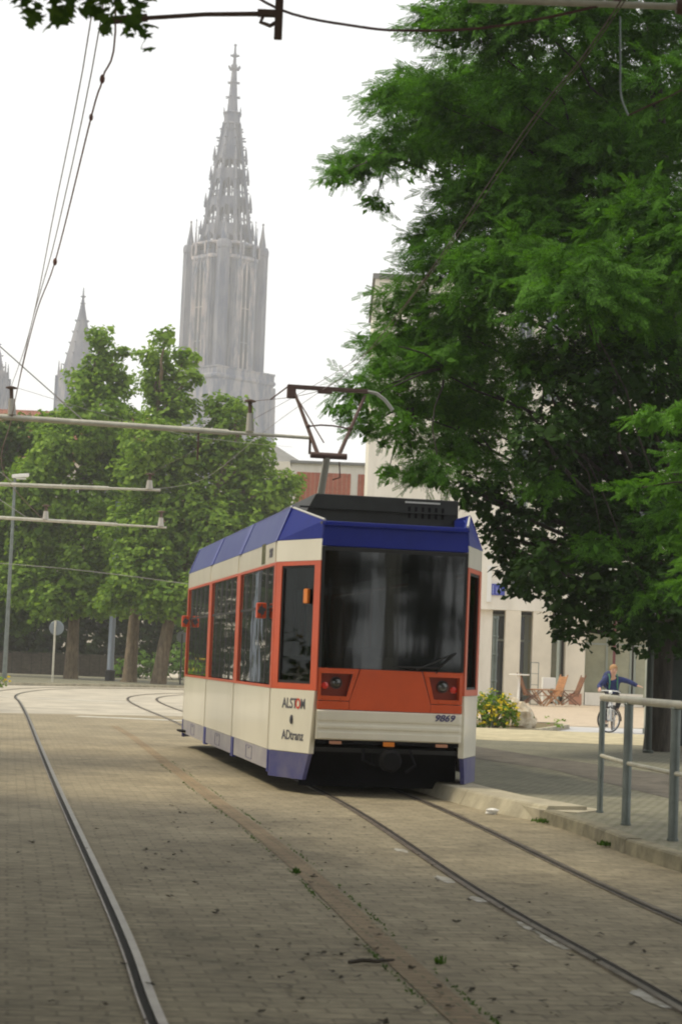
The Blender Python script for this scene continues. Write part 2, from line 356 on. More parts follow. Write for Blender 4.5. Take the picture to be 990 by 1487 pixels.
# person
M['skin'] = mat('skin', (0.58, 0.33, 0.23), 0.55)
M['hair'] = mat('blond_hair', (0.36, 0.20, 0.085), 0.7)
M['jacket'] = mat('blue_jacket', (0.018, 0.030, 0.12), 0.85, vary=0.35, vscale=9)
M['trousers'] = mat('black_trousers', (0.02, 0.02, 0.025), 0.85)
M['shoe'] = mat('dark_shoe', (0.03, 0.025, 0.022), 0.6)
M['pack'] = mat('backpack_navy', (0.02, 0.03, 0.11), 0.8)
M['strap'] = mat('green_strap', (0.05, 0.20, 0.12), 0.8)
M['eye'] = mat('eye_dark', (0.02, 0.015, 0.012), 0.3)
M['lips'] = mat('lips', (0.42, 0.15, 0.12), 0.5)
M['tyre'] = mat('tyre', (0.03, 0.027, 0.025), 0.8)
M['bike_white'] = mat('bike_white', (0.72, 0.73, 0.72), 0.3, coat=0.4)

# ------------------------------------------------------------------ world, sun, camera
w = bpy.data.worlds.new('World'); scene.world = w; w.use_nodes = True
nt = w.node_tree; bg = nt.nodes['Background']
SUN_EL, SUN_AZ = R(56), R(-88)          # azimuth clockwise from +Y: sun high at the left
sky = nt.nodes.new('ShaderNodeTexSky'); sky.sky_type = 'NISHITA'; sky.sun_disc = False
sky.sun_elevation = SUN_EL; sky.sun_rotation = SUN_AZ; sky.dust_density = 6.0; sky.air_density = 1.5
ov = nt.nodes.new('ShaderNodeMixRGB'); ov.inputs['Fac'].default_value = 0.88
ov.inputs['Color2'].default_value = (11.9, 11.95, 11.9, 1)      # even overcast cloud sheet
nt.links.new(sky.outputs['Color'], ov.inputs['Color1']); nt.links.new(ov.outputs['Color'], bg.inputs['Color'])
bg.inputs['Strength'].default_value = 0.10
sl = bpy.data.lights.new('sun', 'SUN'); sl.energy = 3.1; sl.angle = R(10); sl.color = (1.0, 0.89, 0.66)
so = bpy.data.objects.new('sun', sl); col.objects.link(so)
sd = Vector((math.sin(SUN_AZ)*math.cos(SUN_EL), math.cos(SUN_AZ)*math.cos(SUN_EL), math.sin(SUN_EL)))
so.rotation_euler = sd.to_track_quat('Z', 'Y').to_euler()

cd = bpy.data.cameras.new('camera'); co = bpy.data.objects.new('camera', cd); col.objects.link(co); scene.camera = co
cd.sensor_fit = 'VERTICAL'; cd.sensor_height = 36.0; cd.lens = 36.0*2800/1487; cd.clip_end = 3000; cd.clip_start = 0.1
TH, PITCH = R(2.3), math.atan(220/2800)
fwd = Vector((0, math.cos(PITCH), math.sin(PITCH))); rt0 = Vector((1, 0, 0)); up0 = rt0.cross(fwd)
rt = rt0*math.cos(TH) + up0*math.sin(TH); up = up0*math.cos(TH) - rt0*math.sin(TH)
co.matrix_world = Matrix(((rt.x, up.x, -fwd.x, 0), (rt.y, up.y, -fwd.y, 0), (rt.z, up.z, -fwd.z, 1.51), (0, 0, 0, 1)))
cd.dof.use_dof = True; cd.dof.focus_distance = 42; cd.dof.aperture_fstop = 5.6

scene.view_settings.view_transform = 'Standard'; scene.view_settings.look = 'None'
scene.view_settings.exposure = 0.0; scene.view_settings.gamma = 1.0
scene.render.engine = 'CYCLES'
scene.cycles.volume_bounces = 1; scene.cycles.transparent_max_bounces = 16
scene.cycles.filter_width = 2.0

# ------------------------------------------------------------------ ground, tracks, pavements
def sheet(name, pts, z, m, kind='structure'):
    return tag(MB().poly([(x, y, z) for x, y in pts]).build(name, m), kind=kind)

sheet('ground', [(-380,-95),(380,-95),(380,780),(-380,780)], 0.0, M['asphalt'])
sheet('paved_track_bed', [(-14,-60),(9,-60),(4.2,8),(2.7,15.2),(2.2,19.6),(1.3,22.4),(-3.4,50),(-14,42)], 0.004, M['setts'])
def ribbon(pts, half, z):
    mb = MB(); P = [Vector((x, y)) for x, y in pts]; L = []; Rr = []
    for i, p in enumerate(P):
        t = (P[min(i+1, len(P)-1)] - P[max(i-1, 0)]).normalized(); n = Vector((t.y, -t.x))
        L.append((p.x-n.x*half, p.y-n.y*half, z)); Rr.append((p.x+n.x*half, p.y+n.y*half, z))
    for i in range(len(P)-1): mb.quad(L[i], Rr[i], Rr[i+1], L[i+1])
    return mb
strip_pts = [(1.35,3.0),(0.92,6.5),(0.60,8.6),(0.29,10.8),(-0.12,13.9),(-0.62,17.2),(-1.25,20.97),(-2.4,28),(-3.70,36.0),(-4.6,41)]
tag(ribbon(strip_pts, 0.082, 0.008).build('brick_strip', M['brick_strip']), kind='structure')

def spline(pts, n=8):
    P = [Vector(p) for p in pts]; out = []
    for i in range(len(P)-1):
        p0 = P[max(i-1,0)]; p1 = P[i]; p2 = P[i+1]; p3 = P[min(i+2, len(P)-1)]
        for k in range(n):
            t = k/n
            out.append(0.5*((2*p1)+(-p0+p2)*t+(2*p0-5*p1+4*p2-p3)*t*t+(-p0+3*p1-3*p2+p3)*t**3))
    out.append(P[-1]); return out

def rail(pts, side, label, group, steel):
    """grooved tram rail: head, flangeway groove and guard lip; side=+1 groove to the right of the run"""
    P = [Vector((x, y)) for x, y in pts]
    P = [Vector((q.x, q.y)) for q in spline([(p.x, p.y, 0) for p in P])]
    def band(o0, o1, z, drop=0.05):
        mb = MB(); A = []; B = []
        for i, p in enumerate(P):
            t = (P[min(i+1, len(P)-1)] - P[max(i-1, 0)]).normalized(); n = Vector((t.y, -t.x))*side
            A.append((p.x+n.x*o0, p.y+n.y*o0)); B.append((p.x+n.x*o1, p.y+n.y*o1))
        for i in range(len(P)-1):
            mb.quad((*A[i], z), (*B[i], z), (*B[i+1], z), (*A[i+1], z))
            if drop:
                mb.quad((*A[i], z-drop), (*A[i], z), (*A[i+1], z), (*A[i+1], z-drop))
                mb.quad((*B[i], z-drop), (*B[i], z), (*B[i+1], z), (*B[i+1], z-drop))
        return mb
    root = empty('tram_rail', (0, 0, 0)); tag(root, label, 'tram rail', group)
    band(-0.023, 0.018, 0.016).build('rail_head', steel, root)
    band(0.019, 0.056, 0.009, 0).build('flangeway', M['groove'], root)
    band(0.057, 0.068, 0.014).build('guard_lip', M['rail_worn'], root)
    return root
LR = [(0.78,0),(0.08,4),(-0.66,8.12),(-1.17,11.2),(-2.92,21.13),(-4.79,31.9),(-7.02,44.8),(-9.15,56.8),(-10.2,62.4),(-10.95,67.6),(-11.35,73),(-11.3,79),(-10.2,84.5),(-7.4,89.5),(-2,95),(8,101)]
def offs(pts, d):
    P = [Vector(p) for p in pts]; out = []
    for i, p in enumerate(P):
        t = (P[min(i+1, len(P)-1)] - P[max(i-1, 0)]).normalized(); out.append((p.x+t.y*d, p.y-t.x*d))
    return out
RL = [(2.7,0.5),(1.63,8.87),(1.01,13.2),(0.09,21.25),(-1.45,31.2),(-3.14,41.71),(-4.38,49.2),(-5.8,57.5),(-6.9,65),(-7.4,71),(-7.2,77),(-6.2,82),(-4,86.5),(0,91),(9,97)]
rg = 'tram rails set in the paving'
rail(LR, -1, 'bright worn tram rail at the left, sweeping from the bottom edge up the street', rg, M['rail_steel'])
rail(offs(LR, -1.05), 1, 'outermost tram rail at the left, seen only as a line in the far bend', rg, M['rail_steel'])
rail(RL, 1, 'dark brown tram rail coming from under the tram with pale mortar patches beside it', rg, M['rail_worn'])
rail(offs(RL, 1.05), -1, 'dark tram rail between the tram front and the stone kerb', rg, M['rail_worn'])

for i, (x, y, ln, wd) in enumerate([(0.66,15.95,0.42,0.13),(0.90,13.9,0.5,0.13),(1.06,12.8,0.36,0.12),(1.27,11.55,0.5,0.13),(1.36,10.98,0.85,0.12),(1.60,9.2,0.55,0.14)]):
    pts = []
    for k in range(16):
        a = 2*math.pi*k/16; r = random.uniform(0.65, 1.1)
        u, v = r*wd*0.5*math.cos(a), r*ln*0.5*math.sin(a)
        pts.append((x-0.06 + u*math.cos(HEAD)-v*math.sin(HEAD), y + u*math.sin(HEAD)+v*math.cos(HEAD)))
    sheet('paving_patch', pts, 0.0075, M['mortar'])

# right pavement, kerbs, path, side road, plaza
kerb_low = [(2.13,19.55),(2.36,18.1),(2.50,16.5),(2.74,15.1),(3.2,12),(3.8,8.5),(4.9,3),(6.2,-4),(9,-20)]
plat = [(2.10,19.55),(1.63,20.8),(1.22,22.5),(0.2,28),(-1.2,35.2),(-2.9,44)]
pave = [(x+0.02, y) for x, y in kerb_low[::-1]] + [(x+0.35, y) for x, y in plat] + [(14,46.2),(60,52),(60,-20)]
sheet('pavement', pave, 0.118, M['pavement'])
def kerb_run(pts, wdt, z, slope, m, name='kerb', taper=None):
    for i in range(len(pts)-1):
        a = Vector((*pts[i], 0)); b = Vector((*pts[i+1], 0)); t = (b-a).normalized(); n = Vector((t.y, -t.x, 0))
        if n.x < 0: n = -n
        L = (b-a).length; k = max(1, round(L/1.0))
        for j in range(k):
            p = a + t*(L*j/k+0.006); q = a + t*(L*(j+1)/k-0.006)
            w0 = wdt; mb = MB()
            dz = random.uniform(-0.004, 0.004)
            prof = lambda c: [c+Vector((0,0,-0.05)), c+n*slope+Vector((0,0,z+dz-0.015)), c+n*(slope+0.02)+Vector((0,0,z+dz)), c+n*w0+Vector((0,0,z+dz)), c+n*w0+Vector((0,0,-0.05))]
            A = prof(p); B = prof(q)
            mb.add(A+B, [(0,1,2,3,4)[::-1], (5,6,7,8,9)] + [(s, (s+1) % 5, 5+(s+1) % 5, 5+s) for s in range(5)])
            yield mb
mk = MB()
for mb in kerb_run(kerb_low, 0.16, 0.13, 0.015, None): mk.add(mb.v, mb.f)
tag(mk.build('kerb', M['kerbstone']), kind='structure')
mk = MB()
for mb in kerb_run(plat, 0.55, 0.165, 0.10, None): mk.add(mb.v, mb.f)
mk.prism([(2.11,19.54,-0.05),(2.46,19.35,-0.05),(2.80,19.9,-0.05),(2.45,20.6,-0.05),(1.9,20.5,-0.05)], (0,0,0.178))
tag(mk.build('platform_edge', M['concrete']), kind='structure')
sheet('asphalt_path', [(1.9,31.2),(2.33,29.87),(3.15,27.75),(3.95,21.8),(4.4,19.5),(5.6,14),(9,10),(14,22),(4.95,27.3),(3.4,32),(2.7,34.7),(1.4,38)], 0.122, M['path'])
sheet('sandy_verge', [(-1.6,40.5),(3.2,38.3),(6.4,38.8),(14,41),(14,46.1),(-2.2,46.0)], 0.122, M['sand'])
sheet('side_road', [(-3.0,46.3),(60,52.1),(60,60),(10,55.4),(3.9,53.0),(-3.4,52)], 0.006, M['side_road'])
sheet('plaza', [(-3,54.3),(3.9,54.3),(10,55.8),(60,60.2),(60,130),(-2,130),(-2,88)], 0.008, M['plaza'])
# far pavement beyond the bend
sheet('far_pavement', [(-60,60),(-14.3,84),(-10.9,90.2),(-7.4,95.8),(0,104),(20,112),(40,118),(40,132),(-60,132)], 0.11, M['pavement'])
mk = MB()
fk = [(-60,59.7),(-14.3,83.7),(-10.75,90),(-7.3,95.6),(0.1,103.8),(20,111.8)]
for i in range(len(fk)-1):
    a = Vector((*fk[i],0)); b = Vector((*fk[i+1],0)); t = (b-a).normalized()
    mk.obox((a+b)/2+Vector((0,0,0.04)), t, (-t.y,t.x,0), (0,0,1), (b-a).length/2, 0.09, 0.08)
tag(mk.build('kerb', M['concrete']), kind='structure')
for (x0, y0, x1, y1) in [(-9.6,62.5,-6.2,62.2),(-6.1,46.5,-2.6,46.2),(-12.5,64,-10.6,63.6)]:
    tag(ribbon([(x0,y0),(x1,y1)], 0.35, 0.0045).build('road_marking', M['white_line']), kind='structure')
# joint between asphalt and paving
# litter on the paving
lv = []
for i in range(230):
    Y = 8 + 12*random.random()**1.6; X = random.uniform(-0.4, 2.2) - 0.155*(Y-8) if random.random() < 0.75 else random.uniform(-2, 2.4) - 0.16*(Y-8)
    if X > 2.2 - 0.02*(Y-8): continue
    s = random.uniform(0.006, 0.022); rz = random.uniform(0, 6.28)
    for k in range(3):
        a = rz + k*2.1; c = Vector((X+math.cos(a)*s*0.7, Y+math.sin(a)*s*0.9, 0.012+random.uniform(0.003, 0.012)))
        u = Vector((math.cos(a), math.sin(a), random.uniform(-.3,.5)))*s; v = Vector((-math.sin(a), math.cos(a), random.uniform(-.3,.5)))*s*0.7
        lv += [c-u, c-v, c+u, c+v]
tag(np_mesh('leaf_litter', np.array([tuple(v) for v in lv]), 4, M['litter']), 'small dark fallen leaves and crumbs scattered over the paving by the tracks', 'leaf litter', kind='stuff')
mb = MB().tube([(0.13,9.80,0.022),(0.20,9.86,0.026),(0.27,9.87,0.022),(0.36,9.93,0.024)], [0.010,0.012,0.011,0.006], 6)
mb.tube([(0.27,9.87,0.022),(0.31,9.95,0.03)], [0.006,0.003], 5)
tag(mb.build('twig', M['twig'], smooth=True), 'short dark twig lying on the brick strip between the tracks', 'twig')
mb = MB().sphere((1.70,20.34,0.03), 0.07, 0.05, 0.035, 9, 6, 0.3)
tag(mb.build('paper_scrap', M['paper']), 'crumpled white scrap of paper lying below the pale concrete kerb', 'paper')

def tuft(x, y, z, r, n, label):
    V = []
    for i in range(n):
        a = random.uniform(0, 6.28); d = r*math.sqrt(random.random()); l = random.uniform(0.02, 0.05)
        c = Vector((x+d*math.cos(a), y+d*1.6*math.sin(a), z)); b = random.uniform(0, 6.28)
        s = Vector((math.cos(b), math.sin(b), 0))*0.009; u = Vector((random.uniform(-.6,.6), random.uniform(-.6,.6), 1)).normalized()*l
        V += [c-s, c+s, c+u*0.6+s*1.3, c+u]
    return tag(np_mesh('weed_tuft', np.array([tuple(v) for v in V]), 4, M['weed']), label, 'weed', 'weeds growing in the joints')
tuft(2.42,17.05,0.02,0.06,60,'green weed tuft against the middle of the low stone kerb')
tuft(2.10,19.35,0.02,0.09,60,'dull green weed where the concrete edge meets the stone kerb')
tuft(-0.22,13.95,0.006,0.03,24,'small green weed beside the brick strip, the one farther from the camera')
tuft(0.60,10.0,0.006,0.025,20,'small green weed beside the brick strip, the one nearer the camera')
tuft(3.25,16.0,0.12,0.10,80,'weed tuft on the pavement behind the third railing post')
# grassy joints along both sides of the brick strip
V = []
for i in range(1500):
    k = random.random()*(len(strip_pts)-3); j = int(k); f = k-j
    p = Vector(strip_pts[j]).lerp(Vector(strip_pts[j+1]), f); sgn = random.choice((-1,1))
    if random.random() < 0.5 + 0.5*math.sin(p.y*1.9+sgn): continue
    c = Vector((p.x+sgn*0.115+random.gauss(0,0.008), p.y, 0.006)); b = random.uniform(0,6.28); s = Vector((math.cos(b), math.sin(b), 0))*0.006
    u = Vector((random.uniform(-1,1), random.uniform(-1,1), 0.8)).normalized()*random.uniform(0.008,0.022)
    V += [c-s, c+s, c+u*0.6+s*1.3, c+u]
tag(np_mesh('joint_grass', np.array([tuple(v) for v in V]), 4, M['weed']), 'thin moss and grass growing in the joints along the brick strip', 'grass', kind='stuff')

# ------------------------------------------------------------------ the tram
TR = empty('tram', (0.65, 22.2, 0.0), R(10.2))
tag(TR, 'cream, red and blue tram with 9869 on its front bumper, standing on the right-hand track', 'tram')
HW, CY, LEN = 1.25, 0.95, 10.05
Y0, Y1 = CY, CY + LEN
FT, FB = 0.87, 0.845           # half width of the front at the top and the bottom
ZS, ZC, ZW, ZT, ZB, ZR = 0.24, 0.467, 1.19, 2.68, 2.93, 3.34

def slab(P, Q, z0, z1, th, m, name, parent=TR, zq1=None, qin=0.0, zp0=None, pin=0.0, p_bottom=None, bevel=0.0):
    """upright panel from plan point P to Q; zq1/zp0 let its top slope and qin/pin lean the top inwards"""
    P = Vector((*P, 0)); Q = Vector((*Q, 0)); t = (Q-P).normalized(); n = Vector((t.y, -t.x, 0))
    if n.dot(P+Q) < 0 and abs((P+Q).x) > 0.2: n = -n
    if abs((P+Q).x) <= 0.2: n = Vector((0, -1, 0))
    zq1 = z1 if zq1 is None else zq1
    pb = P if p_bottom is None else Vector((*p_bottom, 0))
    o = [pb+Vector((0,0,z0)), Q+Vector((0,0,z0)), Q+Vector((0,0,zq1))-n*qin, P+Vector((0,0,z1))-n*pin]
    return MB().prism(o, -n*th).build(name, m, parent, bevel=bevel)

for sg in (-1, 1):
    A = lambda x, y: (sg*x, y)
    side = 'left' if sg < 0 else 'right'
    # skirt, lower panels, cream band, roof panels, one per bay
    for k in range(3):
        PH = (0.07, 0.17, 0.17, 0.07)
        a, b = Y0 + 3.35*k + PH[k], Y0 + 3.35*(k+1) - PH[k+1]
        slab(A(HW, a), A(HW, b), ZS, ZC, 0.04, M['dust_glare_lilac'], 'skirt_panel')
        slab(A(HW, a), A(HW, b), ZC+0.004, ZW, 0.04, M['cream'], 'lower_panel')
        slab(A(HW+0.004, a), A(HW+0.004, b), ZW+0.002, ZW+0.034, 0.05, M['tram_red'], 'sill_band')
        slab(A(HW+0.004, a), A(HW+0.004, b), ZT-0.034, ZT, 0.05, M['tram_red'], 'lintel_band')
        slab(A(HW, a), A(HW, b), ZT+0.003, ZB, 0.05, M['cream'], 'fascia_panel')
        slab(A(HW+0.003, a), A(HW+0.003, b), ZB+0.002, ZR, 0.04, M['roof_panel'], 'roof_panel', qin=0.16, pin=0.16)
        ht = MB()
        for q in (0.42,):
            y_h = a+(b-a)*q; x_h = sg*(HW+0.002)
            for (u0,u1,v0,v1) in ((0,0.55,0.275,0.281),(0,0.55,0.430,0.436),(0,0.006,0.281,0.430),(0.544,0.55,0.281,0.430)): ht.box(x_h-0.003,x_h+0.003,y_h+u0,y_h+u1,v0,v1)
            ht.box(x_h-0.006,x_h+0.006,y_h+0.24,y_h+0.30,0.40,0.415)
        ht.build('skirt_hatch', M['dusty_blue'], TR)
        # window with mullions
        wf = MB()
        zl = 2.16
        wf.box(sg*(HW-0.019)-0.004, sg*(HW-0.019)+0.004, a, b, zl-0.015, zl+0.015)
        for q in range(6):
            yy = a + (b-a)*q/5
            wf.box(sg*(HW-0.020)-0.004, sg*(HW-0.020)+0.004, yy-0.024, yy+0.024, ZW+0.056, ZT-0.051)
        for q in range(10):
            yy = a + (b-a)*(q+0.5)/10
            if q % 2 == 0: wf.box(sg*(HW-0.020)-0.004, sg*(HW-0.020)+0.004, yy-0.05, yy+0.05, zl+0.016, ZT-0.051)
        wo = wf.build('window_frame', M['rubber'], TR)
        MB().box(sg*(HW-0.022)-0.004, sg*(HW-0.022)+0.004, a, b, ZW+0.05, ZT-0.04).build('window_pane', M['side_glass'], wo)
    for k in range(4):
        y = Y0 + 3.35*k
        h = PH[k]
        slab(A(HW+0.006, y-h+0.002), A(HW+0.006, y+h-0.002), ZW, ZT, 0.06, M['tram_red'], 'door_pillar', bevel=0.006)
        slab(A(HW-0.01, y-h+0.002), A(HW-0.01, y+h-0.002), ZC, ZW-0.002, 0.03, M['cream'], 'pillar_panel')
        slab(A(HW+0.006, y-h*0.7), A(HW+0.006, y+h*0.7), ZS-0.03, ZC-0.002, 0.05, M['tram_blue'], 'skirt_joint')
        slab(A(HW-0.01, y-h+0.002), A(HW-0.01, y+h-0.002), ZT+0.002, ZB, 0.04, M['cream'], 'fascia_joint')
        slab(A(HW+0.010, y-h+0.002), A(HW+0.010, y+h-0.002), ZB+0.003, ZR+0.004, 0.05, M['tram_blue'], 'roof_joint', qin=0.16, pin=0.16)
    for end in (0, 1):
        f = (lambda y: y) if end == 0 else (lambda y: Y1 + CY - y)
        P = (sg*FT, f(0.0)); Q = (sg*HW, f(CY-0.075)); PB = (sg*FB, f(0.0))
        def mid(t, a=P, b=Q): return (a[0]+(b[0]-a[0])*t, a[1]+(b[1]-a[1])*t)
        slab(mid(0.10), Q, ZS-0.07, ZC, 0.05, M['dusty_blue'], 'skirt_corner', p_bottom=mid(0.22))
        slab(mid(0.02), Q, ZC+0.003, ZW, 0.07, M['cream'], 'corner_panel', p_bottom=mid(0.10), bevel=0.008)
        # red surround with the tall corner window
        fr = MB()
        z0, z1 = ZW+0.002, ZT
        def pt(t, z): m_ = mid(t); return Vector((m_[0], m_[1], z))
        tq = Vector((Q[0]-P[0], Q[1]-P[1], 0)).normalized(); nn = Vector((tq.y, -tq.x, 0))
        if nn.x*sg < 0: nn = -nn
        for (ta, tb, za, zb) in ((0,0.13,z0,z1),(0.87,1,z0,z1),(0.13,0.87,z0,z0+0.07),(0.13,0.87,z1-0.05,z1)):
            fr.prism([pt(ta,za), pt(tb,za), pt(tb,zb), pt(ta,zb)], -nn*0.06)
        fo = fr.build('corner_window_frame', M['tram_red'], TR)
        g = MB(); g.prism([pt(0.13,z0+0.07)-nn*0.025, pt(0.87,z0+0.07)-nn*0.025, pt(0.87,z1-0.05)-nn*0.025, pt(0.13,z1-0.05)-nn*0.025], -nn*0.008)
        g.build('corner_pane', M['corner_glass'], fo)
        g = MB()
        for (ta, tb, za, zb) in ((0.13,0.16,z0+0.07,z1-0.05),(0.84,0.87,z0+0.07,z1-0.05),(0.16,0.84,z0+0.07,z0+0.10),(0.16,0.84,z1-0.08,z1-0.05)):
            g.prism([pt(ta,za)-nn*0.012, pt(tb,za)-nn*0.012, pt(tb,zb)-nn*0.012, pt(ta,zb)-nn*0.012], -nn*0.012)
        g.build('corner_seal', M['rubber'], fo)
        slab(P, Q, ZT+0.003, ZB, 0.06, M['cream'], 'corner_fascia')
        slab(P, Q, ZB+0.003, 3.14, 0.05, M['tram_blue'], 'corner_roof_panel', zq1=ZR, qin=0.16, pin=0.02)
        # white drip edge along the sloping top
        d0 = pt(0, 3.15)-nn*0.03; d1 = pt(1, ZR+0.01)-nn*0.17
        MB().tube([d0, d1], 0.014, 6).build('drip_edge', M['interior_pale'], TR)
    MB().tube([(sg*(HW-0.17), Y0-0.075, ZR+0.008), (sg*(HW-0.17), Y1+0.075, ZR+0.008)], 0.012, 6).build('gutter', M['tram_blue'], TR)

# the two ends
def front(parent, detailed):
    e = 0.004
    MB().prism([(-FT,0,2.85),(FT,0,2.85),(FT,0.02,3.14),(-FT,0.02,3.14)], (0,0.08,0)).build('front_header', M['tram_blue'], parent, bevel=0.012)
    MB().box(-FT+0.01, FT-0.01, -0.02, 0.05, 3.085, 3.10).build('header_lip', M['tram_blue'], parent)
    ws = MB().prism([(-FB-0.005,0,1.46),(FB+0.005,0,1.46),(FT-0.01,0,2.846),(-FT+0.01,0,2.846)], (0,0.012,0)).build('windscreen', M['ws_glass'], parent)
    s = MB()
    s.prism([(-FB-0.005,-0.004,1.462),(-FB+0.03,-0.004,1.462),(-FT+0.045,-0.004,2.844),(-FT+0.01,-0.004,2.844)], (0,0.003,0))
    s.prism([(FB+0.005,-0.004,1.462),(FB-0.03,-0.004,1.462),(FT-0.045,-0.004,2.844),(FT-0.01,-0.004,2.844)], (0,0.003,0))
    s.prism([(-FT+0.045,-0.004,2.80),(FT-0.045,-0.004,2.80),(FT-0.045,-0.004,2.844),(-FT+0.045,-0.004,2.844)], (0,0.003,0))
    s.build('windscreen_seal', M['rubber'], ws)
    # red nose with two recessed lamp housings
    z0, z1 = 0.985, 1.455
    xi0, xi1 = 0.36, 0.475        # inner edge of a housing, top and bottom (trapezium)
    n = MB()
    n.prism([(-xi0+0.0,0,z1),(xi0,0,z1),(xi1,0,z0+0.10),(xi1,0,z0),(-xi1,0,z0),(-xi1,0,z0+0.10)], (0,0.05,0))
    for sx in (-1,1):
        n.prism([(sx*(xi1+0.003),0,z0),(sx*FB,0,z0),(sx*FB,0,z0+0.097),(sx*(xi1+0.003),0,z0+0.097)], (0,0.05,0))
    n.build('nose_panel', M['tram_red'], parent, bevel=0.006)
    for sx in (-1,1):
        o = [(sx*(xi0+0.012),z1),(sx*FB,z1),(sx*FB,z0+0.104),(sx*(xi1+0.004),z0+0.104)]
        i = [(sx*(xi0+0.085),z1-0.06),(sx*(FB-0.035),z1-0.06),(sx*(FB-0.035),z0+0.155),(sx*(xi1+0.035),z0+0.155)]
        h = MB()
        for k in range(4):
            k2 = (k+1) % 4
            h.prism([(o[k][0],0.0,o[k][1]),(o[k2][0],0.0,o[k2][1]),(i[k2][0],-0.004,i[k2][1]),(i[k][0],-0.004,i[k][1])], (0,0.03,0))
            h.prism([(i[k][0],-0.003,i[k][1]),(i[k2][0],-0.003,i[k2][1]),(i[k2][0]*0.985,0.085,i[k2][1]),(i[k][0]*0.985,0.085,i[k][1])], (0,0.002,0))
        bk_ = MB().add([(p[0],0.0872,p[1]) for p in i], [(0,1,2,3)])
        for bx, bz in ((xi0+0.06,z1-0.10),(FB-0.06,z0+0.125),(xi1+0.10,z0+0.125)):
            h.lathe([(0.011,0),(0.008,-0.008)], 8, (sx*bx,-0.003,bz), axis='y')
        ho = h.build('lamp_housing', M['tram_red'], parent)
        bk_.build('housing_back', M['housing_shaded'], ho)
        gl = [(i[0][0],i[0][1]),(i[1][0],i[1][1]),(i[2][0],i[2][1]),(i[3][0],i[3][1])]
        lx = sx*0.625; lz = 1.29
        hl = MB().lathe([(0.070,0.0),(0.070,-0.02),(0.060,-0.022)], 20, (lx,0.082,lz), axis='y').build('headlight', M['roof_grey'], parent, smooth=True)
        MB().lathe([(0.066,0),(0.05,-0.022),(0.02,-0.032)], 18, (lx,0.058,lz), axis='y').build('lens', M['lamp_glass'], hl, smooth=True)
        MB().lathe([(0.052,0),(0.02,-0.002)], 18, (lx,0.0595,lz), axis='y').build('reflector', M['interior_dark'], hl)
        MB().lathe([(0.042,0.0),(0.04,-0.02),(0.02,-0.03)], 16, (sx*0.755,0.080,1.255), axis='y').build('tail_light', M['red_lens'], parent, smooth=True)
    # ribbed bumper
    bp = MB(); zs = [0.645,0.66,0.725,0.74,0.765,0.78,0.81,0.825,0.85,0.865,0.885,0.965,0.98]
    ys = [0.0,-0.02,-0.022,-0.006,-0.004,-0.022,-0.022,-0.006,-0.004,-0.018,-0.02,-0.02,0.0]
    for k in range(len(zs)-1):
        bp.quad((-FB+0.035,ys[k],zs[k]),(FB-0.035,ys[k],zs[k]),(FB-0.035,ys[k+1],zs[k+1]),(-FB+0.035,ys[k+1],zs[k+1]))
    for sx in (-1,1):
        for k in range(len(zs)-1):
            bp.quad((sx*(FB-0.035),ys[k],zs[k]),(sx*FB,-0.012 if 0<k<12 else 0,zs[k]),(sx*FB,-0.012 if 0<k+1<12 else 0,zs[k+1]),(sx*(FB-0.035),ys[k+1],zs[k+1]))
    bp.box(-FB, FB, 0.002, 0.06, 0.645, 0.98)
    bp.build('bumper', M['cream'], parent, smooth=False)
    MB().box(-FB+0.02, FB-0.02, 0.02, 0.06, 0.60, 0.643).build('bumper_underside', M['under'], parent)
    MB().box(-0.065, 0.065, -0.012, 0.0, 0.585, 0.635).build('reflector_plate', M['amber'], parent)
    for sx in (-1,1): MB().box(sx*0.62-0.07, sx*0.62+0.07, -0.01, 0.0, 0.595, 0.63).build('side_reflector', M['terracotta'], parent)
    # wiper
    wp = MB().tube([(0.52,-0.03,1.44),(0.55,-0.05,1.50),(0.02,-0.03,1.50)], 0.009, 6)
    wp.tube([(0.55,-0.05,1.50),(0.72,-0.045,1.66)], 0.008, 6)
    wp.tube([(0.28,-0.02,1.47),(0.75,-0.022,1.68)], 0.012, 5)
    wp.build('wiper', M['rubber'], parent)
    # coupler
    c = MB().box(-0.10,0.10,-0.02,0.5,0.36,0.50); c.lathe([(0.10,-0.20),(0.13,-0.16),(0.13,-0.05),(0.07,0.0)], 12, (0,0.0,0.43), axis='y')
    c.tube([(-0.28,0.05,0.55),(-0.30,-0.04,0.42),(-0.16,-0.05,0.36)], 0.02, 6); c.tube([(0.26,0.05,0.55),(0.31,-0.04,0.38),(0.2,-0.05,0.30)], 0.02, 6)
    c.build('coupler', M['under'], parent, bevel=0.01)
front(TR, True)
fr2 = empty('rear_end', (0, Y1+CY, 0), math.pi); fr2.parent = TR
MB().prism([(-FT,0,0.6),(FT,0,0.6),(FT,0,3.14),(-FT,0,3.14)], (0,0.06,0)).build('rear_panel', M['cream'], fr2)
# roof, floor, ceiling and inside
rf = [(-FT,0.02),(FT,0.02),(HW-0.17,CY),(HW-0.17,Y1),(FT,Y1+CY-0.02),(-FT,Y1+CY-0.02),(-HW+0.17,Y1),(-HW+0.17,CY)]
MB().prism([(x,y,3.10) for x,y in rf], (0,0,0.03)).build('roof_deck', M['roof_grey'], TR)
MB().prism([(x*0.97,y+(0.12 if y<1 else -0.12 if y>Y1 else 0),0.50) for x,y in rf], (0,0,0.05)).build('floor', M['interior_dark'], TR)
MB().prism([(x*0.97,y+(0.12 if y<1 else -0.12 if y>Y1 else 0),2.78) for x,y in rf], (0,0,0.03)).build('ceiling', M['interior'], TR)
d = MB().box(-0.80,0.80,0.10,0.50,1.20,1.40); d.prism([(-0.1,0.12,1.40),(0.62,0.12,1.40),(0.62,0.34,1.60),(-0.1,0.34,1.60)], (0,0.06,0))
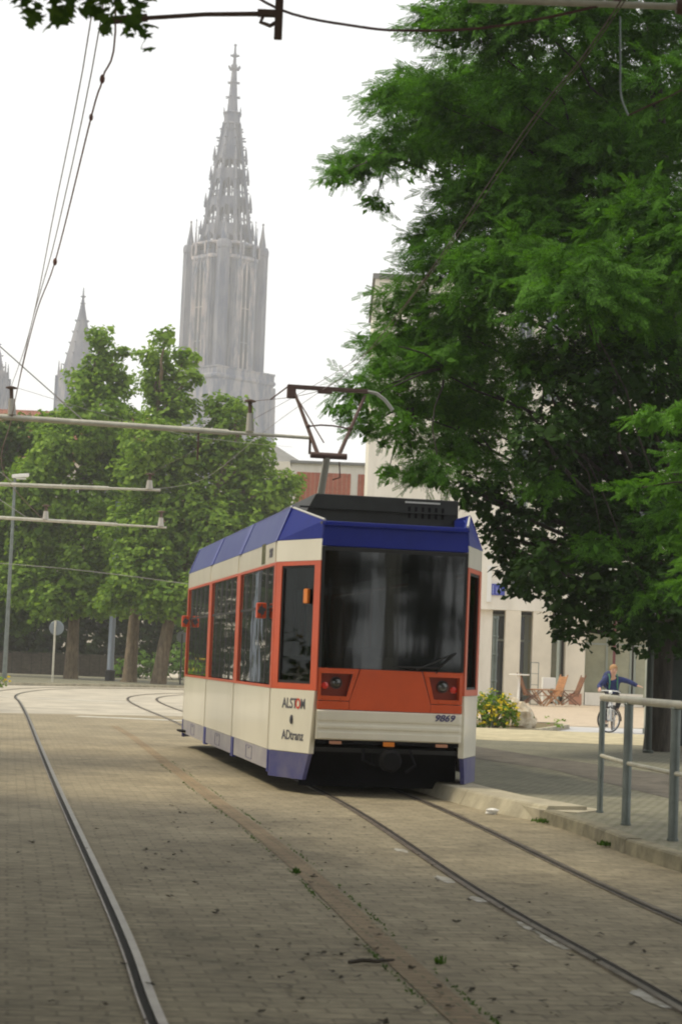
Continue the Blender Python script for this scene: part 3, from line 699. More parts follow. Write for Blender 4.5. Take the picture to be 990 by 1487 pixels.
d.build('dashboard', M['dash'], TR, bevel=0.02)
MB().lathe([(0.10,0.0),(0.10,0.05),(0.0,0.09)], 14, (-0.92,0.55,1.27)).build('cab_lamp', M['white_metal'], TR)
MB().box(-0.78,0.78,0.06,0.10,2.62,2.80).build('destination_box', M['interior_dark'], TR)
cb = MB().box(-1.15,0.25,1.75,1.79,0.55,1.35); cb.box(0.55,1.15,1.75,1.79,0.55,2.75); cb.box(-1.15,-1.05,1.75,1.79,1.35,2.75)
cb.build('cab_partition', M['interior'], TR)
st = MB().box(-0.30,0.25,1.05,1.50,0.95,1.06); st.box(-0.28,0.23,1.46,1.56,1.06,1.72); st.tube([(0,1.28,0.55),(0,1.28,0.95)], 0.06, 10)
st.build('driver_seat', M['seat_blue'], TR, bevel=0.03)
for k in range(8):
    for sg in (-1, 1):
        yy = 2.3 + k*1.05
        s = MB().box(sg*0.72-0.36, sg*0.72+0.36, yy, yy+0.42, 0.95, 1.02); s.box(sg*0.72-0.36, sg*0.72+0.36, yy+0.40, yy+0.47, 1.02, 1.58)
        s.box(sg*0.72-0.25, sg*0.72+0.25, yy+0.1, yy+0.3, 0.55, 0.95)
        s.build('passenger_seat', M['seat_blue'], TR)
        if k % 2 == 0:
            MB().tube([(sg*0.42,yy+0.2,0.55),(sg*0.42,yy+0.2,2.78)], 0.022, 8).build('grab_pole', M['interior_pale'], TR, smooth=True)
tk = MB().lathe([(0.035,-0.05),(0.045,0.0),(0.035,0.05)], 10, (0.33,1.9,2.20)); tk.tube([(0.33,1.9,0.55),(0.33,1.9,2.78)], 0.02, 8)
tk.build('ticket_post', M['interior_pale'], TR)
# underframe and wheels
MB().box(-0.95,0.95,0.62,Y1+CY-0.62,0.16,0.55).build('underframe', M['under'], TR)
MB().box(-0.92,0.92,0.62,0.66,0.08,0.36).build('lifeguard', M['under'], TR)
for yb in (1.6, 3.3, 8.6, 10.3):
    wh = MB()
    for sx in (-1, 1): wh.lathe([(0.10,-0.03),(0.30,-0.05),(0.33,-0.05),(0.33,0.05),(0.30,0.06),(0.10,0.03)], 20, (sx*0.50,yb,0.345), axis='x')
    wh.tube([(-0.55,yb,0.345),(0.55,yb,0.345)], 0.06, 10)
    wh.build('wheelset', M['under'], TR, smooth=True)
MB().box(-HW-0.10,-HW+0.1,Y1-0.55,Y1-0.05,0.27,0.30).build('rear_step', M['under'], TR)
# roof equipment
rb = MB().prism([(-0.92,1.55,3.14),(1.10,1.55,3.14),(1.10,1.55,3.585),(-0.70,1.55,3.585)], (0,2.7,0)); rbo = rb.build('roof_box', M['roof_box'], TR, bevel=0.015)
vt = MB()
for k in range(6): vt.box(0.46+k*0.085, 0.49+k*0.085, 1.540, 1.549, 3.34, 3.48)
vt.build('vent', M['under'], rbo)
MB().box(0.42,0.86,1.53,1.549,3.525,3.545).build('vent_strip', M['interior_pale'], rbo)
MB().box(-0.90,1.08,1.50,1.549,3.40,3.42).build('box_flange', M['roof_box'], rbo)
fn = MB().prism([(1.02,0.55,3.12),(1.05,1.55,3.14),(1.05,1.55,3.34),(1.0,0.9,3.30)], (0.04,0,0)); fn.build('roof_fin', M['tram_blue'], TR)
MB().box(-0.8,0.8,7.2,9.6,3.14,3.45).build('roof_resistor_box', M['roof_grey'], TR, bevel=0.02)
for yb in (4.6, 6.9):
    for sx in (-1,1): MB().lathe([(0.05,0),(0.07,0.03),(0.04,0.06),(0.07,0.09),(0.04,0.12),(0.05,0.16)], 10, (sx*0.45+0.05,yb,3.13)).build('roof_insulator', M['ceramic'], TR, smooth=True)
# pantograph (in tram space)
px = 0.03
pb = MB().tube([(px-0.45,4.5,3.31),(px+0.45,4.5,3.31)], 0.03); pb.tube([(px-0.45,7.0,3.31),(px+0.45,7.0,3.31)], 0.03)
pb.tube([(px-0.45,4.5,3.31),(px-0.45,7.0,3.31)], 0.03); pb.tube([(px+0.45,4.5,3.31),(px+0.45,7.0,3.31)], 0.03)
pbo = pb.build('pantograph_base', M['panto_red'], TR)
kx, ky, kz = px-0.02, 5.0, 4.43
MB().tube([(px+0.03,6.2,3.36),(kx,ky,kz)], [0.062,0.05], 12).build('pantograph_lower_arm', M['panto_grey'], TR, smooth=True)
up_ = MB(); hx0, hx1, hz, hy = px-0.44, px+0.60, 5.46, 5.6
up_.tube([(kx-0.13,ky,kz),(hx0,hy,hz-0.06)], [0.030,0.022], 8); up_.tube([(kx+0.16,ky,kz),(hx1,hy,hz-0.06)], [0.030,0.022], 8)
up_.tube([(kx-0.24,ky,kz),(kx+0.28,ky,kz)], 0.045, 10)
up_.tube([(kx-0.06,ky-0.02,kz+0.18),(hx0-0.04,hy,hz-0.02)], 0.009, 6)
c0 = Vector((kx-0.13,ky,kz)).lerp(Vector((hx0,hy,hz)), 0.42); c1 = Vector((kx+0.16,ky,kz)).lerp(Vector((hx1,hy,hz)), 0.42)
up_.tube([c0, c0.lerp(c1,0.3)+Vector((0,0,0.03)), c0.lerp(c1,0.6)+Vector((0,0,0.03)), c1], 0.013, 6)
for q in (c0, c1): up_.sphere(q, 0.035, nu=8, nv=6)
up_.tube([(kx-0.02,ky+0.08,kz-0.02),(px+0.06,6.3,3.5)], 0.012, 6)
up_.tube([(kx+0.17,ky-0.03,kz-0.08),(kx+0.19,ky-0.03,kz-0.30),(kx+0.10,ky+0.05,kz-0.33)], 0.010, 6)
up_.build('pantograph_upper_arm', M['panto_red'], TR, smooth=True)
ph = MB().box(hx0-0.10,hx1+0.05,hy-0.05,hy+0.05,hz-0.02,hz+0.035); ph.box(hx0-0.1,hx0+0.02,hy-0.06,hy+0.06,hz-0.16,hz-0.02); ph.box(hx0+0.35,hx0+0.55,hy-0.06,hy+0.06,hz-0.06,hz-0.02)
ph.tube([(hx0-0.10,hy,hz),(hx0-0.34,hy,hz-0.20)], 0.012, 6)
ph.build('contact_strip', M['panto_red'], TR, bevel=0.008)
for dy in (-0.05,0.05):
    MB().tube([(hx1+0.03,hy+dy,hz+0.01),(hx1+0.17,hy+dy,hz-0.01),(hx1+0.30,hy+dy,hz-0.10),(hx1+0.42,hy+dy,hz-0.24)], 0.016, 8).build('end_horn', M['panto_grey'], TR, smooth=True)

# lettering on the tram
def text_mesh(s, size, m, name, parent, loc, rot, shear=0.0, bold=0.0, sx=1.0, ex=0.002):
    cu = bpy.data.curves.new(name, 'FONT'); cu.body = s; cu.size = size; cu.extrude = ex; cu.shear = shear; cu.offset = bold; cu.align_x = 'CENTER'; cu.align_y = 'CENTER'
    t = bpy.data.objects.new(name+'_curve', cu); col.objects.link(t)
    dg = bpy.context.evaluated_depsgraph_get(); me = bpy.data.meshes.new_from_object(t.evaluated_get(dg))
    bpy.data.objects.remove(t, do_unlink=True)
    me.materials.clear(); me.materials.append(m); me.name = name
    for v in me.vertices: v.co.x *= sx
    o = bpy.data.objects.new(name, me); col.objects.link(o); o.parent = parent; o.location = loc; o.rotation_euler = rot
    return o
text_mesh('9869', 0.105, M['ink_blue'], 'number_lettering', TR, (0.635,-0.0235,0.926), (R(90),0,0), 0.30, 0.0022, 1.12)
cq = Vector((-HW+FT, CY-0.075, 0)).normalized(); rzc = math.atan2(-cq.y, -cq.x)
cn = Vector((-cq.y, cq.x, 0)); cn = cn if cn.x < 0 else -cn
def on_corner(t, z, out=0.003): return Vector((-FT+(-HW+FT)*t, (CY-0.075)*t, z)) + cn*out
wl = 'maker_lettering'
text_mesh('ALST', 0.165, M['ink_grey'], wl, TR, on_corner(0.565,1.025), (R(90),0,rzc), 0.0, 0.002, 0.86)
text_mesh('O', 0.165, M['ink_red'], wl, TR, on_corner(0.375,1.025), (R(90),0,rzc), 0.0, 0.004, 0.8)
text_mesh('M', 0.165, M['ink_grey'], wl, TR, on_corner(0.265,1.025), (R(90),0,rzc), 0.0, 0.002, 0.8)
text_mesh('ADtranz', 0.155, M['ink_grey'], wl, TR, on_corner(0.47,0.66), (R(90),0,rzc), 0.0, 0.002, 0.85)
il = MB(); c = on_corner(0.27, 2.27, 0.008)
il.obox(c, cq, cn, (0,0,1), 0.045, 0.02, 0.085); il.build('indicator_lamp', M['amber'], TR, bevel=0.012)
hd = MB(); c = on_corner(0.50, 0.845, 0.008)
hd.sphere(c, 0.022, 0.022, 0.055, 10, 8); hd.build('access_latch', M['ink_grey'], TR, smooth=True)
text_mesh('9869', 0.15, M['ink_grey'], 'number_lettering', TR, (-HW-0.004,1.35,2.805), (R(90),0,R(-90)), 0.0, 0.004, 1.0)
MB().box(-HW-0.006,-HW+0.01,1.85,2.15,2.70,2.95).build('route_display', mat('olive_glass', (0.13,0.14,0.06), 0.15), TR)
for yy in (1.52, Y1-0.35):
    pm = MB().box(-HW-0.125,-HW-0.004,yy,yy+0.10,2.02,2.21); po = pm.build('door_indicator', M['poppy'], TR, bevel=0.018)
    f = MB()
    for k in range(4):
        a = k*math.pi/2+0.3
        f.lathe([(0.026,0),(0.012,-0.003)], 10, (-HW-0.064+0.026*math.cos(a), yy-0.001, 2.115+0.030*math.sin(a)), axis='y')
    f.box(-HW-0.070,-HW-0.058,yy-0.0025,yy-0.0005,2.035,2.195)
    f.build('flower_mark', M['ink_grey'], po)

# ------------------------------------------------------------------ railing at the right
RA = empty('railing', (2.72, 19.59, 0.12))
tag(RA, 'grey galvanised tube railing along the kerb at the right', 'railing')
rp = [(2.72,19.59),(2.76,18.11),(2.93,16.58),(3.25,15.0),(3.65,13.4)]
for i, (x, y) in enumerate(rp):
    r = 0.030 if i == 0 else 0.042
    mb = MB().tube([(x-2.72,y-19.59,-0.05),(x-2.72,y-19.59,1.125)], r, 14)
    mb.lathe([(r+0.008,0),(r+0.008,0.02)], 14, (x-2.72,y-19.59,0.0)); mb.build('post', M['galv'], RA, smooth=True)
    if i:
        MB().lathe([(0.044,0),(0.05,0.01),(0.044,0.02)], 12, (x-2.72,y-19.59,1.11)).build('collar', M['galv'], RA, smooth=True)
MB().tube([(x-2.72,y-19.59,1.155) for x, y in rp], 0.036, 12).build('handrail', M['galv_light'], RA, smooth=True)
MB().tube([(x-2.72,y-19.59,0.57) for x, y in rp], 0.020, 10).build('middle_rail', M['galv_light'], RA, smooth=True)

# ------------------------------------------------------------------ overhead line
def insulator(parent, base, top, w=0.045):
    b = Vector(base); t = Vector(top); d = t-b
    m = MB().tube([b, b+d*0.55], [w*1.0, w*0.7], 10); o = m.build('insulator', M['ceramic'], parent, smooth=True)
    MB().tube([b+d*0.55, b+d*0.9], w*0.45, 8).build('pin', M['rust'], o)
    MB().lathe([(w*0.5,0),(w*1.3,d.length*0.02),(w*1.3,d.length*0.06),(w*0.4,d.length*0.1)], 10, tuple(b+d*0.88)).build('cap', M['rust'], o)
mg = 'masts carrying the overhead line'
def mast(x, y, h, arms, label, r=0.11):
    root = empty('catenary_mast', (x, y, 0)); tag(root, label, 'mast', mg)
    MB().tube([(0,0,-0.1),(0,0,h)], [r, r*0.7], 12).build('pole', M['blue_grey_pole'], root, smooth=True)
    MB().lathe([(r*1.6,0),(r*1.6,0.12),(r*1.1,0.3)], 12).build('foot', M['dark_pole'], root)
    for (p0, p1, rad, ins) in arms:
        a = Vector(p0)-Vector((x,y,0)); b = Vector(p1)-Vector((x,y,0))
        MB().tube([a, a.lerp(b,0.80), a.lerp(b,0.805), b], [rad,rad,rad*0.62,rad*0.6], 10).build('bracket_arm', M['galv_light'], root, smooth=True)
        MB().tube([(0,0,h-0.15), a.lerp(b,0.45)], 0.012, 6).build('stay', M['wire_grey'], root)
        for (b0, t0, ww) in ins: insulator(root, Vector(b0)-Vector((x,y,0)), Vector(t0)-Vector((x,y,0)), ww)
    return root
m1 = mast(-7.6, 33, 8.2, [((-7.6,33,5.56),(-0.60,33,5.36),0.050,[((-5.72,33,5.55),(-5.76,33,6.06),0.075),((-1.62,33,5.43),(-1.64,33,6.0),0.075)])], 'catenary mast whose long pale arm with two insulators crosses above the tram and the trees')
MB().tube([(7.02,0,5.40),(7.02,0,5.08)], 0.022, 8).build('dropper', M['rust'], m1)
MB().tube([(5.10,0,5.4),(5.10,0,4.9)], 0.018, 8).build('dropper', M['rust'], m1)
mast(-12.0, 52, 8.5, [((-12.0,52,5.97),(-4.9,52,5.99),0.055,[((-5.2,52,6.0),(-5.2,52,6.45),0.10)])], 'catenary mast with the upper of the two short pale arms at the left')
mast(-14.5, 66, 8.5, [((-14.5,66,6.09),(-5.95,66,5.92),0.060,[((-10.1,66,6.03),(-10.1,66,6.55),0.11),((-6.15,66,5.95),(-6.15,66,6.5),0.11)])], 'catenary mast with the lower of the two short pale arms at the left')
# near support: hanging steady arm and tube from the right-hand mast
m2 = empty('catenary_mast', (4.9, 11.5, 0)); tag(m2, 'near catenary mast whose thick pale tube runs along the top right edge', 'mast', mg)
MB().tube([(0,0,0),(0,0,7.2)], [0.13,0.10], 12).build('pole', M['galv_light'], m2, smooth=True)
MB().tube([(0,0,5.60),(-2.98,0,5.59)], 0.034, 12).build('bracket_arm', M['galv_light'], m2, smooth=True)
MB().tube([(-2.93,0,5.592),(-4.25,0,5.585)], 0.020, 10).build('arm_end', M['galv_light'], m2, smooth=True)
MB().lathe([(0.045,-0.05),(0.05,0),(0.045,0.05)], 12, (-2.93,0,5.592), axis='x').build('sleeve', M['rust'], m2)
sp = empty('line_support', (-0.5, 11.5, 5.5)); tag(sp, 'dark steel hanger with a long rod reaching left to the overhead wire at the top', 'line support')
MB().box(-0.024,0.024,-0.02,0.02,-0.21,0.75).build('hanger_bar', M['rust'], sp)
MB().tube([(-0.05,0,-0.055),(-0.45,0,-0.075),(-0.92,0,-0.125)], [0.016,0.014,0.014], 8).build('steady_arm', M['rust'], sp, smooth=True)
MB().tube([(-0.80,0,-0.11),(-1.02,0,-0.135)], 0.026, 8).build('steady_insulator', M['rust'], sp, smooth=True)
cl = MB().box(-0.13,-0.02,-0.025,0.025,-0.07,-0.035); cl.tube([(-0.09,0,-0.06),(-0.11,0,-0.11),(-0.05,0,-0.13),(-0.02,0,-0.11)], 0.013, 6); cl.build('clamp', M['rust'], sp)
def wire(pts, r, m, name, label, cat='wire', group='overhead wires', n=5, knots=()):
    root = MB().tube(spline(pts, 6) if len(pts) > 2 else pts, r, n)
    for (kx_, ky_, kz_, kr) in knots: root.sphere((kx_,ky_,kz_), kr, kr, kr*1.8, 8, 6)
    return tag(root.build(name, m, smooth=True), label, cat, group)
wire([(-0.1,-6,5.6),(-0.8,4,5.55),(-1.50,11.5,5.50),(-1.78,13.16,5.5),(-1.98,14.13,5.5),(-3.03,19.53,5.5),(-3.84,23.3,5.5),(-5.72,33,5.52),(-7.9,45,5.6),(-10.1,66,5.95)], 0.0070, M['wire'], 'overhead_wire', 'thick reddish contact wire with clamps hanging over the left track',
     knots=[(-1.78,13.16,5.5,0.019),(-1.98,14.13,5.5,0.016),(-3.03,19.53,5.5,0.022)])
wire([(-0.3,-6,6.2),(-1.3,8,5.9),(-1.62,11.5,5.72),(-2.86,18.1,5.56),(-4.0,24,5.5),(-5.76,33,6.05)], 0.005, M['wire_grey'], 'overhead_wire', 'outer of the two thin pale wires beside the left contact wire')
wire([(-0.5,-6,6.2),(-1.2,8,5.85),(-1.55,11.5,5.74),(-2.80,18.1,5.53),(-3.92,23.6,5.50),(-5.72,33,5.58)], 0.005, M['wire_grey'], 'overhead_wire', 'inner of the two thin pale wires beside the left contact wire')
wire([(2.9,-6,5.5),(1.9,6,5.5),(1.50,11.67,5.5),(1.24,14.03,5.5),(0.63,21.0,5.5),(-0.25,27.7,5.50),(-1.63,33,5.95)], 0.0050, M['rust'], 'overhead_wire', 'contact wire running from the pantograph up across the big tree')
wire([(2.98,-6,5.62),(1.98,6,5.60),(1.56,11.67,5.56),(1.30,14.03,5.54),(0.68,21.0,5.55),(-0.2,27.2,5.60),(-5.2,52,6.42)], 0.0036, M['rust'], 'overhead_wire', 'thinner wire close above the contact wire across the big tree')
wire([(-0.2,27.2,5.48),(-1.2,31,5.28),(-3.0,41,5.3),(-5.2,52,6.0)], 0.004, M['wire_grey'], 'overhead_wire', 'thin wire going back from the pantograph below the long pale arm')
wire([(-0.95,11.5,5.75),(-0.5,11.5,5.475),(0.0,11.5,5.385),(0.32,11.5,5.375),(0.75,11.5,5.41),(1.25,11.5,5.52),(1.7,11.5,5.66)], 0.009, M['cable_dark'], 'slack_cable', 'dark red slack cable sagging from the hanger to the upper right', 'cable')
wire([(1.62,11.8,5.62),(1.63,11.8,5.35),(1.64,11.8,5.12),(1.69,11.8,4.99)], 0.0065, M['galv'], 'drop_cable', 'grey bent drop cable hanging in front of the big tree', 'cable')
wire([(1.69,11.8,4.99),(1.9,11.8,5.10),(2.5,11.8,5.4),(4.9,11.6,6.4)], 0.006, M['rust'], 'drop_cable', 'thin stay rising from the drop cable to the right', 'cable')
wire([(-5.76,33,6.05),(-3.4,40,6.15),(-1.6,60,8.2)], 0.004, M['wire_grey'], 'overhead_wire', 'thin wire crossing in front of the two tree tops')
wire([(-16,66,4.6),(-10,70,4.55),(-5.5,74,4.3)], 0.010, M['wire_grey'], 'overhead_wire', 'low thin wire crossing the dark part of the trees')

# ------------------------------------------------------------------ street furniture
lp = empty('street_lamp', (-14.45, 85, 0.1)); tag(lp, 'tall thin grey street lamp with a pale flat head at the left edge', 'street lamp')
MB().tube([(0,0,0),(0,0,9.0)], [0.11,0.06], 12).build('pole', M['galv'], lp, smooth=True)
lh = MB().prism([(-0.12,-0.18,9.0),(0.5,-0.18,9.06),(0.62,0,9.10),(0.5,0.18,9.06),(-0.12,0.18,9.0)], (0,0,0.16)); lh.build('lamp_head', M['white_metal'], lp, bevel=0.03)
MB().box(0.05,0.48,-0.12,0.12,8.97,9.02).build('diffuser', M['sign_white'], lp)
rs = empty('round_sign', (-13.2, 90.9, 0.1)); tag(rs, 'round traffic sign seen from behind on a thin pale post beyond the bend', 'sign')
MB().tube([(0,0,0),(0,0,2.9)], 0.05, 10).build('post', M['galv_light'], rs, smooth=True)
MB().lathe([(0.05,0.0),(0.33,0.0),(0.35,0.02),(0.33,0.04)], 24, (0.06,0.06,2.55), axis='y').build('disc', M['sign_back'], rs)
mm_ = empty('catenary_mast', (-11.8, 102, 0.1)); tag(mm_, 'stout blue-grey mast with a dark foot among the tree trunks', 'mast', mg)
MB().tube([(0,0,0),(0,0,9.5)], [0.18,0.15], 14).build('pole', M['blue_grey_pole'], mm_, smooth=True)
MB().lathe([(0.26,0),(0.26,0.55),(0.2,0.6)], 14).build('foot', M['rubber'], mm_)
tp = empty('sign_post', (-7.9, 99.5, 0.1)); tag(tp, 'thin dark post at the kerb beside the rear of the tram', 'post')
MB().tube([(0,0,0),(0,0,2.6)], 0.045, 8).build('post', M['dark_pole'], tp, smooth=True)
MB().lathe([(0.05,0),(0.3,0.0),(0.3,0.03)], 20, (0,0,2.45), axis='y').build('disc', M['sign_back'], tp)
gp = empty('sign_post', (3.95, 48.0, 0.1)); tag(gp, 'grey steel post with clamp bands just right of the tram', 'post')
MB().tube([(0,0,0),(0,0,2.75)], 0.062, 12).build('post', M['galv'], gp, smooth=True)
for z in (1.1, 1.75, 2.2, 2.66): MB().lathe([(0.062,0),(0.078,0.01),(0.078,0.05),(0.062,0.06)], 12, (0,0,z)).build('clamp_band', M['galv'], gp)
dm = empty('catenary_mast', (5.73, 35.2, 0.12)); tag(dm, 'dark green-grey mast standing in the shade before the thick tree trunk at the right', 'mast', mg)
MB().tube([(0,0,0),(0,0,7.5)], [0.065,0.05], 12).build('pole', M['dark_pole'], dm, smooth=True)
MB().lathe([(0.10,0),(0.10,0.04),(0.068,0.06)], 12).build('foot', M['dark_pole'], dm)
cbn = empty('utility_cabinet', (6.93, 37.4, 0.12)); tag(cbn, 'large dark green-grey utility cabinet in the shade behind the railing', 'cabinet')
MB().box(-0.62,0.62,-0.3,0.3,0.08,1.75).build('body', M['cabinet'], cbn, bevel=0.02)
MB().box(-0.66,0.66,-0.34,0.34,1.76,1.84).build('lid', M['cabinet'], cbn, bevel=0.02)
for sx in (-1,1):
    do = MB().box(sx*0.31-0.285,sx*0.31+0.285,-0.318,-0.303,0.16,1.68).build('door', M['cabinet'], cbn)
    MB().box(sx*0.07-0.015,sx*0.07+0.015,-0.335,-0.319,0.85,1.0).build('handle', M['rubber'], do)
MB().box(-0.64,0.64,-0.28,0.28,0,0.078).build('plinth', M['concrete'], cbn)
gc = MB().tube([(0,0,0),(0,0,3.2)], 0.24, 16); gc.lathe([(0.27,0),(0.27,0.15)], 16, (0,0,0)); gc.lathe([(0.27,3.2),(0.2,3.3)], 16)
tag(gc.build('advertising_column', M['grey_column'], smooth=True, loc=(8.35,50.6,0.0)), 'slim grey-green column behind the outstretched arm of the cyclist', 'column')

# ------------------------------------------------------------------ plants
def dirs(n):
    v = rng.normal(size=(n,3)); return v/np.linalg.norm(v, axis=1, keepdims=True)
def leaf_quads(C, Nrm, size, aspect=0.75, fold=0.25):
    """one bent rhombus per centre"""
    n = len(C); a = np.cross(Nrm, rng.normal(size=(n,3))); a /= np.linalg.norm(a, axis=1, keepdims=True)+1e-9
    b = np.cross(Nrm, a); s = (size*(0.65+0.7*rng.random(n)))[:,None]
    V = np.empty((n,4,3)); V[:,0] = C-a*s; V[:,1] = C-b*s*aspect+Nrm*s*fold; V[:,2] = C+a*s; V[:,3] = C+b*s*aspect+Nrm*s*fold
    return V.reshape(-1,3)
def clump_points(lobes, dens, clump, per, squash=0.85, inner=0.35):
    """leaf centres gathered in twig clumps over the shells of the lobes"""
    Cs = []; Ns = []
    for (x, y, z, r) in lobes:
        n = max(6, int(dens*r*r)); d = dirs(n); f = 1-inner*rng.random(n)**1.5 + rng.normal(0,0.07,n)
        P = np.array([x,y,z]) + d*(r*f)[:,None]*np.array([1,1,squash])
        k = np.repeat(np.arange(n), per); off = dirs(n*per)*(clump*rng.random(n*per)**0.5)[:,None]
        Cs.append(P[k]+off*np.array([1,1,0.7])); nn = d[k]*0.6+np.array([0,0,0.75])+rng.normal(0,0.45,(n*per,3)); Ns.append(nn)
    C = np.concatenate(Cs); Nn = np.concatenate(Ns); Nn /= np.linalg.norm(Nn, axis=1, keepdims=True)
    return C, Nn
def limb(mb, a, b, r0, r1, sag=0.0, n=5):
    a = Vector(a); b = Vector(b); pts = []; rs = []
    for i in range(n+1):
        t = i/n; p = a.lerp(b, t); p.z += sag*math.sin(math.pi*t); p.x += random.uniform(-1,1)*0.05*(b-a).length*math.sin(math.pi*t); p.y += random.uniform(-1,1)*0.05*(b-a).length*math.sin(math.pi*t)
        pts.append(p); rs.append(r0+(r1-r0)*t)
    mb.tube(pts, rs, 7)
def broad_tree(name, label, base, lobes, tr, h_fork, leaf, bark, dens=16, clump=0.42, per=9, size=0.14, group=None, cat='tree'):
    root = empty(name, base); tag(root, label, cat, group)
    B = Vector(base); L = [(x-B.x, y-B.y, z-B.z, r) for x,y,z,r in lobes]
    cx = sum(l[0] for l in L)/len(L); cy = sum(l[1] for l in L)/len(L); zt = max(l[2] for l in L)
    t = MB(); axis = [Vector((0,0,-0.1)), Vector((0,0,0.3)), Vector((cx*0.15,cy*0.15,h_fork)), Vector((cx*0.6,cy*0.6,(h_fork+zt)/2)), Vector((cx,cy,zt*0.92))]
    t.tube(spline(axis,4), [tr*1.35-(tr*1.2)*min(1,(i/16)**0.8) for i in range(17)], 10)
    for (x,y,z,r) in L:
        q = min(0.92, max(0.2, (z-r-1.0)/zt)); p = axis[2].lerp(axis[4], q)
        limb(t, (p.x,p.y,min(p.z, z)), (x,y,z), tr*0.28, 0.03, -0.1)
    t.build('trunk', bark, root, smooth=True)
    C, Nn = clump_points(L, dens, clump, per)
    Ci, Ni = clump_points([(x,y,z,r*0.78) for x,y,z,r in L], dens*0.5, clump, 5, inner=0.9)
    np_mesh('crown', np.concatenate([leaf_quads(C, Nn, size), leaf_quads(Ci, Ni, size*1.7)]), 4, leaf, root)
    return root

PLANE_A = [(-13.3,103.2,18.6,0.74),(-13.2,104.1,17.2,1.12),(-13.9,103.6,16.0,1.33),(-12.5,104.3,16.0,1.04),(-12.2,104.4,18.0,0.37),(-13.3,102.7,14.0,1.83),(-15.0,102.5,12.4,1.65),(-12.4,105.0,12.4,2.06),(-16.2,103.3,10.6,1.77),(-13.5,103.2,9.6,2.21),(-16.4,105.5,7.8,2.07),(-13.1,103.9,6.7,2.23),(-11.1,105.0,9.1,1.88),(-14.1,103.9,4.9,1.8),(-16.8,104.4,5.1,1.7),(-12.3,102.6,4.2,1.0),(-15.4,102.6,4.0,1.1),(-12.0,106,12.0,1.6),(-16.0,106,9.0,2.0),(-12.2,105.5,6.4,1.8),(-17.6,104.5,9.6,1.4),(-15.9,104,13.6,1.0),(-14.6,104,14.2,1.1),(-11.8,104.6,14.2,1.0)]
PLANE_B = [(-9.4,98.0,17.8,0.53),(-10.0,99.4,16.9,0.85),(-8.5,100.1,17.1,0.71),(-8.1,99.1,16.0,0.57),(-9.6,99.7,15.6,1.28),(-9.0,99.5,14.1,1.49),(-9.8,97.7,12.4,1.57),(-8.5,99.8,11.3,1.78),(-9.0,99.3,8.4,2.13),(-9.7,98.4,5.9,1.9),(-10.4,97.6,4.9,1.2),(-11.3,98.6,4.3,1.0),(-9.3,97.4,4.0,0.9),(-8.6,100,6.8,1.8),(-10.6,99.5,8.0,1.7),(-10.4,99.5,10.8,1.4)]
PLANE_C = [(-6.5,99.1,14.5,0.78),(-5.5,97.9,14.3,0.63),(-6.0,98.7,13.2,1.34),(-7.0,99.1,12.0,1.59),(-4.6,98.6,12.0,1.13),(-5.2,99.3,10.7,1.7),(-3.4,97.7,10.2,1.26),(-2.5,98.9,10.7,0.57),(-5.7,97.8,8.0,2.1),(-7.2,99.3,6.3,1.95),(-3.3,99.1,8.6,1.42),(-6.9,96.8,4.8,1.3),(-8.3,96.9,4.6,1.2),(-7.2,97,3.8,1.1),(-5.4,98.5,5.6,1.8),(-3.4,98.5,6.6,1.5),(-5.0,99.4,9.0,1.6),(-7.4,98.6,9.4,1.6),(-3.2,98,4.8,1.4),(-1.9,98.6,8.4,1.1)]
PLANE_D = [(-18.3,107.2,12.6,1.3),(-19.1,109.4,10.8,1.76),(-19.0,107.8,7.8,2.12),(-18.4,108.4,4.8,2.13),(-20.6,107.4,10.8,2.3),(-20.6,108.0,7.0,2.7),(-17.6,106,13.7,0.9),(-18.6,106,13.6,1.1),(-16.6,105,12.9,1.1),(-19.8,106,13.0,1.3),(-18.2,107,9.6,1.6),(-18.0,106.6,6.4,1.5),(-19.4,107,3.6,1.6),(-17.6,107.5,3.4,1.2)]
tg = 'plane trees beyond the bend'
broad_tree('plane_tree', 'tall plane tree with the highest pointed top, left of the round sign to the mast', (-14.2,104.5,0.1), PLANE_A, 0.42, 4.2, M['leaf_plane'], M['bark'], group=tg, dens=52)
broad_tree('plane_tree', 'plane tree with a double top just left of the great church tower', (-10.6,100.5,0.1), PLANE_B, 0.40, 4.2, M['leaf_plane'], M['bark'], group=tg, dens=52)
broad_tree('plane_tree', 'lower broad plane tree in front of the foot of the great tower, behind the tram', (-8.9,98.6,0.1), PLANE_C, 0.42, 4.0, M['leaf_plane'], M['bark'], group=tg, dens=52)
broad_tree('plane_tree', 'darker plane tree cut by the left edge of the picture', (-20.3,109,0.1), PLANE_D, 0.40, 4.0, M['leaf_plane_dark'], M['bark'], group=tg, dens=40)

